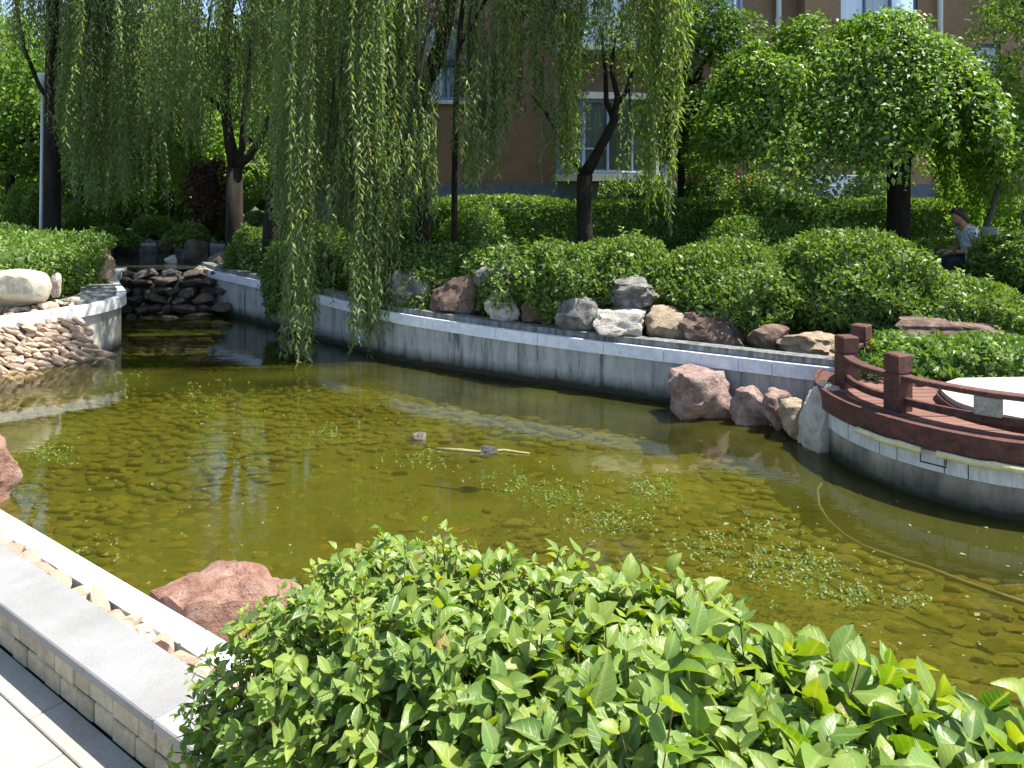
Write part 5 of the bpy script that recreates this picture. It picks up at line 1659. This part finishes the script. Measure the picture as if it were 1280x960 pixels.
def fore_hedge():
    rs = np.random.RandomState(71)
    root = empty("privet_hedge", "leafy bright green clipped hedge in front beside the path and kerb", "hedge")
    T0, T1, P0, P1 = -1.405, 1.75, .84, 1.43
    def top_z(t, p):
        e = np.clip((t - T0) / .14, 0, 1); sh = np.clip((p - P0) / .16, 0, 1); sb = np.clip((P1 - p) / .12, 0, 1)
        q = np.column_stack([t, p, t * 0])
        return 1.475 - .07 * (1 - e) ** 2 - .14 * (1 - sh) ** 2 - .05 * (1 - sb) ** 2 + .018 * nz(q, 6, 9) + .032 * np.exp(-((t + .62) / .34) ** 2) - .02 * np.exp(-((t + 1.25) / .25) ** 2)
    PT, DD, NN, LL, WW, TT = [], [], [], [], [], []
    stems = MB()
    def shoot(base, axis, ln, size, pairs, tone, drawstem=True):
        axis = np.array(axis) / np.linalg.norm(axis)
        s = np.cross(axis, rs.normal(0, 1, 3)); s /= np.linalg.norm(s); r = np.cross(axis, s)
        if drawstem:
            stems.tube([base - axis * .04, base + axis * ln], [.0020, .0011], 4, cap=False)
        for k in range(pairs):
            h = ln * (k + 1) / pairs
            a = k * 1.45 + rs.uniform(-.35, .35)
            for sg in (1, -1):
                if rs.rand() < .07: continue
                o = (s * math.cos(a) + r * math.sin(a)) * sg
                up = .12 + .6 * (k / max(1, pairs - 1))
                D = o + axis * up + rs.normal(0, .16, 3)
                sz = size * rs.uniform(.62, 1.18) * (1.0 if k < pairs - 1 else .72)
                PT.append(base + axis * h); DD.append(D); NN.append(axis * .4 + np.array([.3, -.15, .75]) - o * .3 + rs.normal(0, .22, 3))
                LL.append(sz); WW.append(sz * rs.uniform(.46, .62)); TT.append(1.0 if rs.rand() < .006 else np.clip(tone + rs.normal(0, .15) + .12 * k / pairs, 0, .97))
    def size_at(t):
        return np.interp(t, [-1.46, -1.1, -.6, -.1, .5], [.034, .041, .060, .082, .090])
    # the top
    n = 2500
    t = rs.uniform(T0, T1 - .15, n); p = rs.uniform(P0, P1, n); z = top_z(t, p)
    for i in range(n):
        b = np.array(K(t[i], p[i], z[i] - rs.uniform(.02, .10)))
        ax = np.array([rs.normal(0, .4), rs.normal(0, .4), 1.0])
        ax[:2] += E2 * ((p[i] - (P0 + P1) / 2) * 1.1) + E1 * (-.5 if t[i] < T0 + .15 else 0)
        sz = size_at(t[i]) * rs.choice([.75, 1.0, 1.15])
        yel = rs.normal(.66, .22)
        shoot(b, ax, rs.uniform(.035, .085) * (1.35 if rs.rand() < .08 else 1), sz, rs.randint(2, 5), yel)
    for i in range(95):
        tt = rs.uniform(-1.25, .25); p2 = rs.uniform(P0 + .1, P1)
        b = np.array(K(tt, p2, float(top_z(np.array([tt]), np.array([p2]))[0]) - .06))
        shoot(b, [rs.normal(0, .22), rs.normal(0, .22), 1.0], rs.uniform(.10, .16), float(size_at(tt)) * rs.uniform(.9, 1.2), rs.randint(3, 6), rs.normal(.74, .14))
    # faces: camera side, pool side, end
    for face, n in (("near", 1800), ("far", 600), ("end", 950)):
        for i in range(n):
            if face == "end":
                t_, p_ = T0 + .02, rs.uniform(P0 + .02, P1 - .02); out = -E1
            else:
                t_ = rs.uniform(T0, T1 - .1); p_ = (P0 + .01) if face == "near" else P1 - .01; out = -E2 if face == "near" else E2
            zt = float(top_z(np.array([t_]), np.array([p_]))[0])
            zz = rs.uniform(.86, zt - .03)
            o3 = np.array([out[0], out[1], 0])
            b = np.array(K(t_, p_, zz)) - o3 * rs.uniform(0, .09)
            shoot(b, o3 + np.array([0, 0, .55]) + rs.normal(0, .35, 3), rs.uniform(.04, .09), size_at(t_) * rs.uniform(.7, 1.05), rs.randint(2, 4), rs.normal(.4, .15), rs.rand() < .5)  # side leaves take darker tones: their shade is put into the colour
    PT, DD, NN = map(np.array, (PT, DD, NN)); LL, WW, TT = map(np.array, (LL, WW, TT))
    # inner twigs: real branching, brown
    for i in range(260):
        t_ = rs.uniform(T0 + .1, T1 - .1); p_ = rs.uniform(P0 + .12, P1 - .12)
        a = np.array(K(t_ + rs.normal(0, .05), (P0 + P1) / 2 + rs.normal(0, .06), .80)); b = np.array(K(t_, p_, 1.38))
        stems.tube(wavy(a, b, 4, .018, rs), [.007, .006, .005, .004, .003], 5, cap=False)
    # inner leaves
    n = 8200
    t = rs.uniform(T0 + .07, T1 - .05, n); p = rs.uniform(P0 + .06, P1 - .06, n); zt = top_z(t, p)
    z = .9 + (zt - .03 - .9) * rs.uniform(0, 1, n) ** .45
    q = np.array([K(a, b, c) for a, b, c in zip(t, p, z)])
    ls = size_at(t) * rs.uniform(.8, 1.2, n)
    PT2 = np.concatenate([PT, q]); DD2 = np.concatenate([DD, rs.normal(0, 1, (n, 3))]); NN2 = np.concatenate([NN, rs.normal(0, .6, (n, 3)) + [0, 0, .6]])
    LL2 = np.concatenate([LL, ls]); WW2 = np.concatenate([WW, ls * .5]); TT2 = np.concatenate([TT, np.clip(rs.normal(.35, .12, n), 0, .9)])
    bend = rs.uniform(-.2, 1.7, len(PT2))
    # the 300 leaves that show largest become single leaves
    C = PT2 + unit(DD2) * LL2[:, None] * .5
    uu = 640 + C[:, 0] / C[:, 1] * FPX; vv = HOR + FPX * (CAM_H - C[:, 2]) / C[:, 1]
    vis = (uu > 240) & (uu < 1275) & (vv > 640) & (vv < 955) & (C[:, 1] > .3)
    tp = (C[:, 0] * E1[0] + C[:, 1] * E1[1]); pp = (C[:, 0] * E2[0] + C[:, 1] * E2[1])
    high = C[:, 2] > top_z(tp, np.clip(pp, P0, P1)) - .012
    score = np.where(vis & high, LL2 / np.maximum(C[:, 1], .3), 0)
    pick = np.argsort(-score)[:300]
    rest = np.ones(len(PT2), bool); rest[pick] = False
    V, F, tn = blades(PT2[rest], DD2[rest], NN2[rest], LL2[rest], WW2[rest], TT2[rest], bend[rest])
    tag(obj("foliage", leaf_coords(np_mesh("foliage", V, F, M_FORE, tone=tn, smooth=True), int(rest.sum())), root), kind="stuff")
    for i in pick:
        V, F, tn = blades(PT2[i:i + 1], DD2[i:i + 1], NN2[i:i + 1], LL2[i:i + 1], WW2[i:i + 1], TT2[i:i + 1], bend[i:i + 1])
        o = obj("leaf", leaf_coords(np_mesh("leaf", V - PT2[i], F, M_FORE, tone=tn, smooth=True), 1), root, tuple(PT2[i]))
    stems.build("twigs", M_TWIG, root)
    MB().hexa([K(T0 + .05, P0 + .1, .78), K(T1, P0 + .1, .78), K(T1, P1 - .03, .78), K(T0 + .05, P1 - .03, .78), K(T0 + .05, P0 + .1, .86), K(T1, P0 + .1, .86), K(T1, P1 - .03, .86), K(T0 + .05, P1 - .03, .86)]).build("soil_bed", M_SOIL, root)
fore_hedge()

# ------------------------------------------------------------------ small life on the water
def water_bits():
    rs = np.random.RandomState(91)
    n = 2000
    x = rs.uniform(-6.5, 5, n); y = 3.0 + 9.5 * rs.uniform(0, 1, n) ** 1.25
    q = np.column_stack([x, y, np.zeros(n)])
    ok = in_poly(x, y, pool_poly) & (nz(q, .9, 4) + rs.normal(0, .5, n) > .1)
    q = q[ok]; n = len(q); q[:, 2] = .004
    a = rs.uniform(0, 6.28, n); D = np.column_stack([np.cos(a), np.sin(a), rs.normal(.05, .08, n)])
    L = rs.uniform(.008, .03, n) * np.where(rs.rand(n) < .06, 1.9, 1)
    tag(obj("floating_petals", leaf_mesh("floating_petals", q, D, np.tile([0, 0, 1.], (n, 1)), L, L * .7, rs.uniform(0, 1, n), M_PETAL, fold=.08)), "scattered pale petals and seeds floating on the pool", "petals", kind="stuff")
    # water weed: little shoots in drifts, just breaking the surface
    PT, DD, LL = [], [], []
    drifts = [(700, 620, 55, 22, 90), (760, 650, 60, 16, 90), (830, 615, 22, 14, 50), (800, 610, 18, 10, 40), (900, 690, 70, 18, 110), (1000, 715, 70, 22, 140), (1060, 745, 40, 12, 60), (640, 600, 40, 20, 40), (530, 575, 30, 12, 40), (150, 480, 30, 25, 40), (270, 500, 60, 25, 50), (410, 545, 30, 12, 40), (1140, 755, 20, 10, 22), (960, 660, 40, 12, 40), (60, 570, 25, 10, 60), (100, 690, 60, 18, 16)]
    for (u, v, ru, rv, k) in drifts:
        for _ in range(k):
            c = P(u + rs.normal(0, ru * .6), v + rs.normal(0, rv * .6), 0)
            if not in_poly(np.array([c[0]]), np.array([c[1]]), pool_poly)[0]: continue
            h = rs.uniform(.02, .07); m = rs.randint(4, 8)
            for j in range(m):
                PT.append(c + np.array([rs.normal(0, .008), rs.normal(0, .008), -.01 + h * j / m])); ph = rs.uniform(0, 6.28)
                DD.append((math.cos(ph), math.sin(ph), .5)); LL.append(rs.uniform(.015, .032))
    PT, DD, LL = np.array(PT), np.array(DD), np.array(LL); n = len(PT)
    tag(obj("water_weed", leaf_mesh("water_weed", PT, DD, unit(rs.normal(0, .4, (n, 3)) + [0, 0, 1]), LL, LL * .45, rs.uniform(0, 1, n), M_WEED)), "light green water weed drifting in the pool shallows", "water weed", kind="stuff")
water_bits()

bpy.context.view_layer.update()
